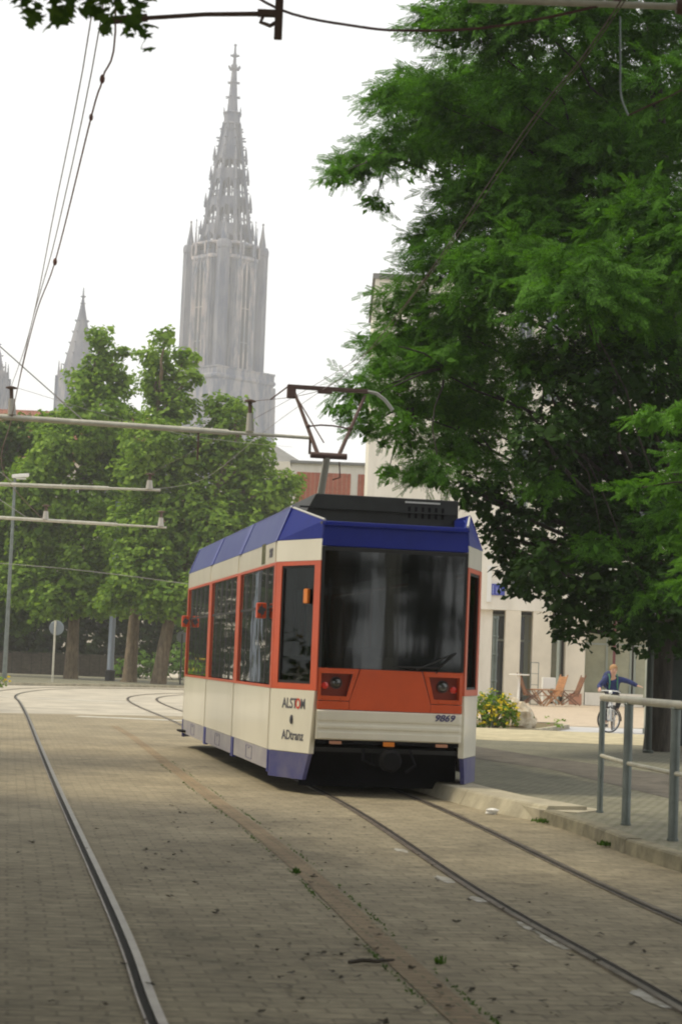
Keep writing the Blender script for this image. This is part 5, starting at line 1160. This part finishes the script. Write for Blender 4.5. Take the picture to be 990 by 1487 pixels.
for k in range(8):
    a = math.pi/4*k
    # faces between the turrets: tall paired lancets with ribs; narrow faces behind the turrets stay plain
    u = Vector((math.cos(a), math.sin(a), 0)); v = Vector((-u.y, u.x, 0)); ap = 9.1*math.cos(math.pi/8)
    def P_(s, d, z): q = u*(ap+d)+v*s; return (q.x, q.y, z)
    if k % 2 == 1:
        lv_ = MB()
        for s0 in (-0.85, 0.85):
            lv_.prism([P_(s0-0.55,-0.4,77), P_(s0+0.55,-0.4,77), P_(s0+0.55,-0.4,101.2), P_(s0,-0.4,103.4), P_(s0-0.55,-0.4,101.2)], u*0.55)
        lo = lv_.build('lancet_window', M['louvre'], CH)
        rb_ = MB()
        for s0, rr in ((-2.9,0.32),(-2.2,0.2),(-1.55,0.26),(0,0.24),(1.55,0.26),(2.2,0.2),(2.9,0.32)): rb_.tube([P_(s0,0.15,74.5), P_(s0,0.15,105.5)], rr, 5)
        for z in (84, 93): rb_.tube([P_(-1.5,0.1,z), P_(1.5,0.1,z)], 0.16, 4)
        rb_.tube([P_(-2.4,0.2,101), P_(-1.3,0.2,104), P_(0,0.2,106.8), P_(1.3,0.2,104), P_(2.4,0.2,101)], 0.24, 4)
        rb_.build('tracery', M['stone_lit'], CH)
        for s0 in (-2.55, 2.55):
            pn = MB().lathe([(0.42,104),(0.38,110),(0.2,113),(0.08,116.2),(0.2,116.4),(0.05,116.8)], 5, (P_(s0,0.1,0)[0],P_(s0,0.1,0)[1],0)); pn.build('pinnacle', M['stone'], CH)
    else:
        for s0 in (-3.0,-2.3,2.3,3.0):
            MB().tube([P_(s0,0.1,74.5), P_(s0,0.1,106)], 0.24, 5).build('rib', M['stone_dark'], CH)
# openwork spire
prof = [(106.8,8.0),(110,7.3),(114,6.45),(121.6,5.45),(129,4.35),(137,3.25),(144,2.25)]
def rad(z):
    for (z0,r0),(z1,r1) in zip(prof, prof[1:]):
        if z <= z1: return r0+(r1-r0)*(z-z0)/(z1-z0)
    return prof[-1][1]
sp_ = MB(); ck = sp_; tr_ = MB()
stages = [107.0,114.2,121.6,129.0,134.5,139.5,144.0]
for k in range(8):
    a = math.pi/4*k+math.pi/8
    sp_.tube([(rad(z)*math.cos(a),rad(z)*math.sin(a),z) for z in stages], [0.62,0.56,0.50,0.44,0.40,0.36,0.32], 5)
    for i, z in enumerate([110.5,114.2,118,121.6,125.5,129,132,134.5,137.2,139.5,142]):
        r_ = rad(z); e = 1.35 if i % 2 else 0.85
        ck.tube([(r_*math.cos(a),r_*math.sin(a),z),((r_+e)*math.cos(a),(r_+e)*math.sin(a),z+0.05)], [0.34,0.16], 4)
        if i % 2 == 1 and z < 136: ck.tube([((r_+e*0.75)*math.cos(a),(r_+e*0.75)*math.sin(a),z-1.2),((r_+e*0.7)*math.cos(a),(r_+e*0.7)*math.sin(a),z+1.1),((r_+e*0.65)*math.cos(a),(r_+e*0.65)*math.sin(a),z+2.8)], [0.34,0.24,0.05], 4)
for i in range(len(stages)-1):
    z0, z1 = stages[i], stages[i+1]; h = z1-z0
    for k in range(8):
        a0 = math.pi/4*k+math.pi/8; a1 = a0+math.pi/4
        def Q(s, z): 
            r_ = rad(z); p = Vector((math.cos(a0),math.sin(a0),0))*r_; q = Vector((math.cos(a1),math.sin(a1),0))*r_; w_ = p.lerp(q, s); return (w_.x,w_.y,z)
        # solid band at the foot of a stage, mullions, circle tracery and a pointed head
        zb = z0+h*(0.22 if i < 3 else 0.38)
        tr_.prism([Q(0,z0),Q(1,z0),Q(1,zb),Q(0,zb)], (0.01,0.01,0.0))
        tr_.prism([Q(0.0,z1-h*0.08),Q(1.0,z1-h*0.08),Q(1,z1),Q(0,z1)], (0.01,0.01,0.0))
        tr_.prism([Q(0.0,z1-h*0.08),Q(0.0,z1-h*0.45),Q(0.12,z1-h*0.28),Q(0.5,z1-h*0.08)], (0.01,0.01,0)); tr_.prism([Q(1.0,z1-h*0.08),Q(1.0,z1-h*0.45),Q(0.88,z1-h*0.28),Q(0.5,z1-h*0.08)], (0.01,0.01,0))
        mr = 0.17 if i < 3 else 0.15
        for s in ((0.34,0.66) if i < 3 else (0.5,)): tr_.tube([Q(s,zb),Q(s,z1-h*0.08)], mr, 4)
        if i < 3:
            rr = rad(zb+h*0.12)*0.20
            for s in (0.17,0.5,0.83): tr_.tube([Q(s-0.16,zb+h*0.10),Q(s,zb+h*0.20),Q(s+0.16,zb+h*0.10)], 0.16, 4); 
            tr_.tube([Q(0.02,zb+h*0.22),Q(0.98,zb+h*0.22)], 0.14, 4)
        else:
            tr_.prism([Q(0,zb),Q(1,zb),Q(1,zb+h*0.12),Q(0,zb+h*0.12)], (0.01,0.01,0)) if i > 3 else None
        if i >= 4: tr_.prism([Q(0.0,zb),Q(1.0,zb),Q(1.0,z1),Q(0.0,z1)], (0.01,0.01,0))
spo = sp_.build('spire', M['stone_dark'], CH); tr_.build('openwork', M['stone_dark'], spo)
core = MB().lathe([(0.55,107),(0.5,118),(0.45,130),(0.45,144)], 8, (0,0,0)); core.build('inner_stair', M['stone_dark'], spo)
crn = MB().lathe([(2.05,143.0),(2.7,143.6),(2.25,144.1),(2.25,146.2),(2.65,146.6),(1.5,147.2),(1.12,152),(0.72,158),(0.42,161.5),(0.22,165.4)], 8, (0,0,0), math.pi/8)
for k in range(8):
    a = math.pi/4*k+math.pi/8
    crn.tube([(2.3*math.cos(a),2.3*math.sin(a),146),(2.4*math.cos(a),2.4*math.sin(a),148.2)], [0.22,0.05], 4)
    for z, r_, e in ((151,1.2,0.9),(155,0.95,0.8)): crn.tube([(r_*math.cos(a),r_*math.sin(a),z),((r_+e)*math.cos(a),(r_+e)*math.sin(a),z)], [0.22,0.12], 4)
    crn.tube([(0.5*math.cos(a),0.5*math.sin(a),159),(1.0*math.cos(a),1.0*math.sin(a),158.7),(1.65*math.cos(a),1.65*math.sin(a),159.5)], [0.4,0.4,0.2], 4)
    crn.tube([(0.3*math.cos(a),0.3*math.sin(a),162.3),(1.25*math.cos(a),1.25*math.sin(a),162.5)], [0.25,0.14], 4)
crn.sphere((0,0,165.3), 0.4, nu=8, nv=6)
crn.build('finial', M['stone_dark'], CH)
# nave and the two choir towers
MB().box(-75,-12,14,44,0,38).build('nave', M['stone'], CH)
MB().prism([(-75,13,38),(-75,29,54),(-75,45,38)], (63,0,0)).build('nave_roof', M['roof_slate'], CH)
for (cx, cy) in ((-37.2,0),(-62.6,6)):
    t = MB().lathe([(6.1,0),(6.1,73.4),(5.6,73.5),(5.6,75.5)], 8, (cx,cy,0), math.pi/8)
    for k in range(8):
        a = math.pi/4*k+math.pi/8; t.tube([(cx+6.0*math.cos(a),cy+6.0*math.sin(a),40),(cx+6.0*math.cos(a),cy+6.0*math.sin(a),74)], [0.7,0.5], 5)
        t.tube([(cx+5.6*math.cos(a),cy+5.6*math.sin(a),73.5),(cx+5.6*math.cos(a),cy+5.6*math.sin(a),78)], [0.4,0.08], 5)
    to = t.build('choir_tower', M['stone'], CH)
    s_ = MB().lathe([(4.9,74),(2.6,84),(1.2,90),(0.5,93.6),(0.28,95.2),(0.12,98)], 8, (cx,cy,0), math.pi/8)
    for k in range(8):
        a = math.pi/4*k+math.pi/8
        for z, r_ in ((77,4.2),(80,3.52),(83,2.8),(86,2.1),(89,1.4)): s_.tube([(cx+r_*math.cos(a),cy+r_*math.sin(a),z),(cx+(r_+0.6)*math.cos(a),cy+(r_+0.6)*math.sin(a),z+0.2)], [0.25,0.1], 4)
    for z in (93.6, 95.4): s_.lathe([(0.3,0),(0.85,0.2),(0.3,0.5)], 8, (cx,cy,z))
    s_.build('choir_spire', M['stone_dark'], to)

# ------------------------------------------------------------------ plaza furniture and the cyclist
bt = empty('bistro_table', (8.05,84.5,0.01)); tag(bt, 'white round bar table on one leg before the first column', 'table')
MB().lathe([(0.42,0),(0.45,0.02),(0.45,0.05),(0.42,0.06)], 20, (0,0,1.30)).build('table_top', M['white_metal'], bt)
MB().tube([(0,0,0.03),(0,0,1.30)], 0.055, 10).build('leg', M['white_metal'], bt, smooth=True)
MB().lathe([(0.30,0),(0.28,0.03),(0.06,0.06)], 16).build('foot', M['white_metal'], bt)
def deck_chair(loc, rz, m, label):
    root = empty('folding_chair', loc, rz); tag(root, label, 'chair', 'wooden folding chairs outside the colonnade')
    for sx in (-0.26, 0.26):
        MB().obox((sx,0.0,0.36), (1,0,0), (0,0.80,0.60), (0,-0.60,0.80), 0.022, 0.50, 0.025).build('leg', m, root)
        MB().obox((sx*0.9,0.05,0.36), (1,0,0), (0,-0.80,0.60), (0,0.60,0.80), 0.022, 0.50, 0.025).build('leg', m, root)
        MB().obox((sx,0.50,0.92), (1,0,0), (0,0.35,0.94), (0,-0.94,0.35), 0.022, 0.52, 0.022).build('back_post', m, root)
        MB().box(sx-0.035,sx+0.035,-0.38,0.42,0.68,0.71).build('armrest', m, root)
    s = MB()
    for k in range(7): s.box(-0.25,0.25,-0.36+k*0.11,-0.28+k*0.11,0.44,0.465)
    s.build('seat', m, root)
    b = MB()
    for k in range(6): b.obox((-0.20+k*0.08,0.48,0.90), (1,0,0), (0,0.35,0.94), (0,-0.94,0.35), 0.027, 0.45, 0.010)
    b.build('backrest', m, root)
    return root
deck_chair((9.6,85.6,0.01), R(-60), M['wood'], 'orange-brown wooden folding chair with the taller tilted back')
deck_chair((10.5,86.6,0.01), R(-75), M['wood_dark'], 'darker wooden folding chair beside the third column')
deck_chair((8.75,85.2,0.01), R(100), M['wood_dark'], 'dark wooden folding chair nearest the white bar table')
wt = empty('wooden_table', (9.2,84.9,0.01), 0.1); tag(wt, 'low wooden table between the folding chairs', 'table')
MB().box(-0.55,0.55,-0.35,0.35,0.70,0.74).build('table_top', M['wood'], wt)
for sx in (-1,1):
    for sy in (-1,1): MB().obox((sx*0.28,sy*0.28,0.35), (0.55*sx,0,0.83), (0,1,0), (0.83*sx,0,-0.55), 0.42, 0.02, 0.025).build('leg', M['wood'], wt)
mf = MB()
for sx in (-0.17,0.17): mf.tube([(sx,0,0),(sx,0,1.9)], 0.02, 6)
mf.tube([(-0.17,0,1.9),(0.17,0,1.9)], 0.02, 6)
for z in (0.35,0.9,1.4): mf.tube([(-0.17,0,z),(0.17,0,z)], 0.014, 6)
mf.box(-0.2,0.2,-0.15,0.15,0.0,0.04)
tag(mf.build('menu_stand', M['galv'], loc=(9.0,87.2,0.01)), 'thin steel tube frame standing before the second column', 'stand')
sbx = MB().box(-0.3,0.3,-0.25,0.25,0.75,1.25); 
for sx in (-0.26,0.26): sbx.box(sx-0.03,sx+0.03,-0.2,0.2,0,0.75)
tag(sbx.build('serving_cart', M['white_metal'], loc=(9.75,88.2,0.01), bevel=0.02), 'small pale serving cart behind the folding chairs', 'cart')

# bicycle: heading nearly towards the camera, front wheel turned to the left of the picture
BX, BY = 7.08, 49.8
bike = empty('bicycle', (BX, BY, 0.01)); tag(bike, 'white-framed bicycle ridden by the cyclist behind the railing', 'bicycle')
def wheel(parent, loc, rz):
    o = MB().lathe([(0.300,-0.012),(0.318,-0.022),(0.338,-0.012),(0.338,0.012),(0.318,0.022),(0.300,0.012),(0.300,-0.012)], 32, (0,0,0), axis='x')
    o.f = [f for f in o.f if len(f) == 4]
    wo_ = empty('wheel', loc, rz); wo_.parent = parent
    o.build('tyre', M['tyre'], wo_, smooth=True)
    r_ = MB().lathe([(0.286,-0.010),(0.300,-0.011),(0.300,0.011),(0.286,0.010),(0.286,-0.010)], 32, (0,0,0), axis='x'); r_.f = [f for f in r_.f if len(f) == 4]
    r_.tube([(-0.045,0,0),(0.045,0,0)], 0.022, 10)
    for k in range(16):
        a = k*math.pi/8; r_.tube([(0.03*(1 if k % 2 else -1),0.02*math.cos(a),0.02*math.sin(a)),(0,0.29*math.cos(a),0.29*math.sin(a))], 0.0018, 4)
    r_.build('rim', M['chrome'], wo_)
    return wo_
steer = R(-68)               # wheel plane relative to the frame
wheel(bike, (0,0,0.34), steer)
rz_b = R(-14)                # frame direction: rear wheel lies behind, a little to the right
bv = Vector((math.sin(R(14)), math.cos(R(14)), 0))
rwp = bv*1.05
wheel(bike, (rwp.x,rwp.y,0.34), rz_b)
hd_ = bv*0.13 + Vector((0,0,0.86)); bb_ = bv*0.58+Vector((0,0,0.30)); st_ = bv*0.72+Vector((0,0,0.82)); rw_ = Vector((rwp.x,rwp.y,0.34))
fm = MB().tube([hd_+Vector((0,0,-0.08)), bb_], 0.022, 8); fm.tube([hd_, st_+Vector((0,0,-0.12))], 0.016, 8); fm.tube([bb_, st_], 0.018, 8)
sd_ = Vector((bv.y,-bv.x,0))
for sgn_ in (-1,1):
    fm.tube([bb_, rw_+sd_*0.06*sgn_], 0.011, 6); fm.tube([st_+Vector((0,0,-0.1)), rw_+sd_*0.06*sgn_], 0.010, 6)
fm.tube([hd_+Vector((0,0,0.10)), hd_-Vector((0,0,0.10))], 0.024, 10); fm.build('frame', M['bike_white'], bike, smooth=True)
ws_ = Vector((math.cos(steer), math.sin(steer), 0)); fw_ = Vector((ws_.y,-ws_.x,0))
fk_ = MB()
for sgn_ in (-1,1): fk_.tube([hd_*1.0-Vector((0,0,0.12))+ws_*0.03*sgn_, Vector((0,0,0.60))+ws_*0.05*sgn_, Vector((0,0,0.34))+ws_*0.05*sgn_], [0.022,0.02,0.014], 8)
fk_.build('fork', M['bike_white'], bike, smooth=True)
bar = hd_+Vector((0,0,0.16))
hb = MB().tube([hd_+Vector((0,0,0.06)), bar], 0.014, 8)
hb.tube([bar+Vector((-0.29,0.05,0.03)), bar+Vector((-0.2,-0.03,0.06)), bar+Vector((-0.06,-0.05,0.06)), bar+Vector((0.05,-0.04,0.06)), bar+Vector((0.2,0.0,0.05)), bar+Vector((0.27,0.08,0.02))], 0.015, 8)
hb.sphere(tuple(bar+Vector((0,-0.09,0.02))), 0.05, nu=10, nv=8); hb.build('handlebar', M['bike_white'], bike, smooth=True)
MB().sphere(tuple(st_+Vector((0,0.02,0.05))), 0.09, 0.13, 0.04, 12, 8).build('saddle', M['rubber'], bike, smooth=True)
for c_, a_ in ((Vector((0,0,0.34)), fw_), (rw_, bv)):
    fd = MB(); sd2 = Vector((a_.y,-a_.x,0)); 
    a_ = a_ if a_.dot(Vector((1,0.3,0))) > 0 else -a_
    for k in range(9):
        t0, t1 = R(-5+k*15), R(-5+(k+1)*15)
        p, q = [c_+a_*math.cos(t)*0.365+Vector((0,0,math.sin(t)*0.365)) for t in (t0,t1)]
        fd.quad(p-sd2*0.028, p+sd2*0.028, q+sd2*0.028, q-sd2*0.028)
    fd.build('mudguard', M['tyre'], bike)
ped = MB().tube([bb_-sd_*0.09, bb_+sd_*0.09], 0.014, 8); 
crk = Vector((0,0,-0.16))
ped.tube([bb_+sd_*0.08, bb_+sd_*0.08-crk], 0.012, 6); ped.tube([bb_-sd_*0.08, bb_-sd_*0.08+crk], 0.012, 6)
ped.box(*(lambda c: (c.x-0.05,c.x+0.05,c.y-0.04,c.y+0.04,c.z-0.012,c.z+0.012))(bb_+sd_*0.13-crk)); ped.box(*(lambda c: (c.x-0.05,c.x+0.05,c.y-0.04,c.y+0.04,c.z-0.012,c.z+0.012))(bb_-sd_*0.13+crk))
ped.lathe([(0.09,-0.004),(0.09,0.004)], 16, tuple(bb_+sd_*0.05), axis='x'); ped.build('crank', M['chrome'], bike)

def skin_mesh(name, joints, edges, m, parent, sub=2, root_i=0):
    me = bpy.data.meshes.new(name); me.from_pydata([j[0] for j in joints], edges, [])
    o = bpy.data.objects.new(name, me); col.objects.link(o)
    sk = o.modifiers.new('skin', 'SKIN')
    lay = me.skin_vertices[0].data if me.skin_vertices else None
    if lay is None:
        bm = bmesh.new(); bm.from_mesh(me); bm.verts.layers.skin.verify(); bm.to_mesh(me); bm.free(); lay = me.skin_vertices[0].data
    for i, j in enumerate(joints):
        r_ = j[1] if isinstance(j[1], tuple) else (j[1], j[1]); lay[i].radius = r_; lay[i].use_root = (i == root_i)
    ss = o.modifiers.new('sub', 'SUBSURF'); ss.levels = sub; ss.render_levels = sub
    dg = bpy.context.evaluated_depsgraph_get(); me2 = bpy.data.meshes.new_from_object(o.evaluated_get(dg)); me2.name = name
    bpy.data.objects.remove(o, do_unlink=True)
    me2.materials.clear(); me2.materials.append(m)
    for p in me2.polygons: p.use_smooth = True
    r = bpy.data.objects.new(name, me2); col.objects.link(r)
    if parent is not None: r.parent = parent
    return r
seat = st_ + Vector((0,0,0.09))           # in bike space
PE = empty('person', (BX, BY, 0.01)); tag(PE, 'cyclist in a blue jacket holding out one arm, riding behind the railing', 'person')
pel = seat + Vector((0,0,0.08)); V3 = Vector
che = pel + V3((-0.02,-0.16,0.30)); nek = pel + V3((-0.03,-0.26,0.43)); hdb = pel+V3((-0.03,-0.30,0.50))
sR = che+V3((-0.17,-0.03,0.10)); eR = V3((-0.235, bar.y+0.24, 1.18)); hR = bar+V3((-0.25,0.03,0.085))
sL = che+V3((0.16,-0.03,0.10)); eL = sL+V3((0.23,-0.08,-0.05)); hL = sL+V3((0.43,-0.18,-0.15))
kR = pel+V3((-0.12,-0.44,-0.12)); fR = bb_-sd_*0.13+crk+V3((-0.0,0.03,0.10)); kR = V3((fR.x-0.02, pel.y-0.36, 0.60))
fL = bb_+sd_*0.13-crk+V3((0,0.03,0.10)); kL = V3((fL.x+0.03, pel.y-0.44, 0.84))
J = [(pel,0.13),(pel+V3((0,-0.06,0.14)),0.115),(che,0.13),(nek,0.055),(hdb,0.05),
     (sR,0.062),(eR,0.042),(hR,0.030),(sL,0.062),(eL,0.042),(hL,0.030),
     (pel+V3((-0.08,-0.02,-0.02)),0.09),(kR,0.058),(fR,0.040),(pel+V3((0.08,-0.02,-0.02)),0.09),(kL,0.058),(fL,0.040),
     (hdb+V3((0,-0.015,0.07)),(0.090,0.100)),(hdb+V3((0,-0.01,0.15)),(0.096,0.108)),(hdb+V3((0,0,0.205)),(0.06,0.07))]
Eg = [(0,1),(1,2),(2,3),(3,4),(2,5),(5,6),(6,7),(2,8),(8,9),(9,10),(0,11),(11,12),(12,13),(0,14),(14,15),(15,16),(4,17),(17,18),(18,19)]
# hands: palm and five fingers grown from each wrist
def hand(wi, d, side, curl):
    d = d.normalized(); n_ = len(J); w_ = V3(J[wi][0]); palm = w_+d*0.07
    J.append((palm,(0.034,0.018))); Eg.append((wi,n_))
    for k in range(4):
        o_ = side*(k-1.5)*0.020; b_ = len(J); ln = (0.034,0.040,0.037,0.028)[k]
        p1 = palm+d*0.035+o_; p2 = p1+(d*(1-curl)+V3((0,0,-1))*curl).normalized()*ln; p3 = p2+(d*(1-2*curl)+V3((0,0,-1))*curl*1.4).normalized()*ln*0.8
        J.append((p1,0.0095)); J.append((p2,0.0085)); J.append((p3,0.007)); Eg.extend([(n_,b_),(b_,b_+1),(b_+1,b_+2)])
    b_ = len(J); t0 = w_+d*0.035+side*-0.035; J.append((t0,0.011)); J.append((t0+d*0.03-side*0.018+V3((0,0,-0.012)),0.009)); Eg.extend([(wi,b_),(b_,b_+1)])
hand(7, V3((-0.25,-0.75,-0.1)), V3((1,-0.2,0)).normalized(), 0.55)
hand(10, V3((0.9,-0.3,-0.2)), V3((0.3,0.9,0.1)).normalized(), 0.15)
body = skin_mesh('body', J, Eg, M['skin'], PE, 2)
JJ = [(pel+V3((0,0.0,-0.04)),0.165),(pel+V3((0,-0.06,0.14)),0.165),(che,(0.18,0.165)),(nek+V3((0,0.02,-0.01)),0.09),
      (sR,0.085),(eR,0.065),(hR+V3((0.01,0.05,0.02)),0.046),(sL,0.085),(eL,0.070),(hL+V3((0.03,-0.01,-0.01)),0.055)]
skin_mesh('jacket', JJ, [(0,1),(1,2),(2,3),(2,4),(4,5),(5,6),(2,7),(7,8),(8,9)], M['jacket'], PE, 2)
TJ = [(pel+V3((0,0,0.02)),0.14),(pel+V3((-0.08,-0.03,-0.02)),0.105),(kR,0.075),(fR+V3((0,0,0.03)),0.056),(pel+V3((0.08,-0.03,-0.02)),0.105),(kL,0.075),(fL+V3((0,0,0.03)),0.056)]
skin_mesh('trousers', TJ, [(0,1),(1,2),(2,3),(0,4),(4,5),(5,6)], M['trousers'], PE, 2)
for f_ in (fR, fL):
    MB().sphere((f_.x,f_.y-0.06,f_.z-0.055), 0.045, 0.13, 0.04, 12, 8).build('shoe', M['shoe'], PE, smooth=True)
hc = hdb+V3((0,-0.01,0.135))
hr = MB().sphere((hc.x,hc.y+0.022,hc.z+0.032), 0.108, 0.118, 0.112, 14, 10, 0.05)
hr.f = [f for f in hr.f if not all(hr.v[i][1] < hc.y-0.045 and hr.v[i][2] < hc.z+0.05 for i in f)]
hr.build('hair', M['hair'], PE, smooth=True)
fy = hc.y-0.098
for sx in (-0.032,0.032):
    MB().sphere((hc.x+sx,fy+0.012,hc.z-0.003), 0.011, 0.008, 0.008, 8, 6).build('eye', M['eye'], PE, smooth=True)
    MB().sphere((hc.x+sx*2.6,hc.y+0.005,hc.z-0.015), 0.010, 0.022, 0.032, 8, 6).build('ear', M['skin'], PE, smooth=True)
MB().sphere((hc.x,fy-0.004,hc.z-0.030), 0.012, 0.018, 0.026, 8, 6).build('nose', M['skin'], PE, smooth=True)
MB().sphere((hc.x,fy+0.010,hc.z-0.066), 0.024, 0.010, 0.008, 8, 6).build('mouth', M['lips'], PE, smooth=True)
bk = empty('backpack', tuple(V3((BX,BY,0.01))+che)); tag(bk, 'dark navy backpack with green straps on the back of the cyclist', 'backpack')
MB().sphere((-0.06,0.22,0.06), 0.20, 0.13, 0.25, 12, 8, 0.04).build('bag', M['pack'], bk, smooth=True)
for sx in (-1,1):
    MB().tube([(sx*0.11,0.13,0.20),(sx*0.105,0.0,0.215),(sx*0.10,-0.13,0.12),(sx*0.095,-0.165,-0.02),(sx*0.11,-0.10,-0.16)], 0.018, 6).build('strap', M['strap'], bk, smooth=True)

# ------------------------------------------------------------------ haze over the whole place
hz_ = MB().box(-395,395,-99,795,-1.2,168.5)
hm = bpy.data.materials.new('haze_air'); hm.use_nodes = True
for n in list(hm.node_tree.nodes): hm.node_tree.nodes.remove(n)
ho = hm.node_tree.nodes.new('ShaderNodeOutputMaterial'); pv = hm.node_tree.nodes.new('ShaderNodeVolumePrincipled')
pv.inputs['Color'].default_value = (0.95, 0.97, 1.0, 1); pv.inputs['Density'].default_value = 0.00058; pv.inputs['Anisotropy'].default_value = 0.0
hm.node_tree.links.new(pv.outputs[0], ho.inputs['Volume'])
hzo = tag(hz_.build('haze', hm), 'thin summer haze filling the air of the whole street', 'haze', kind='stuff')
hzo.display_type = 'WIRE'
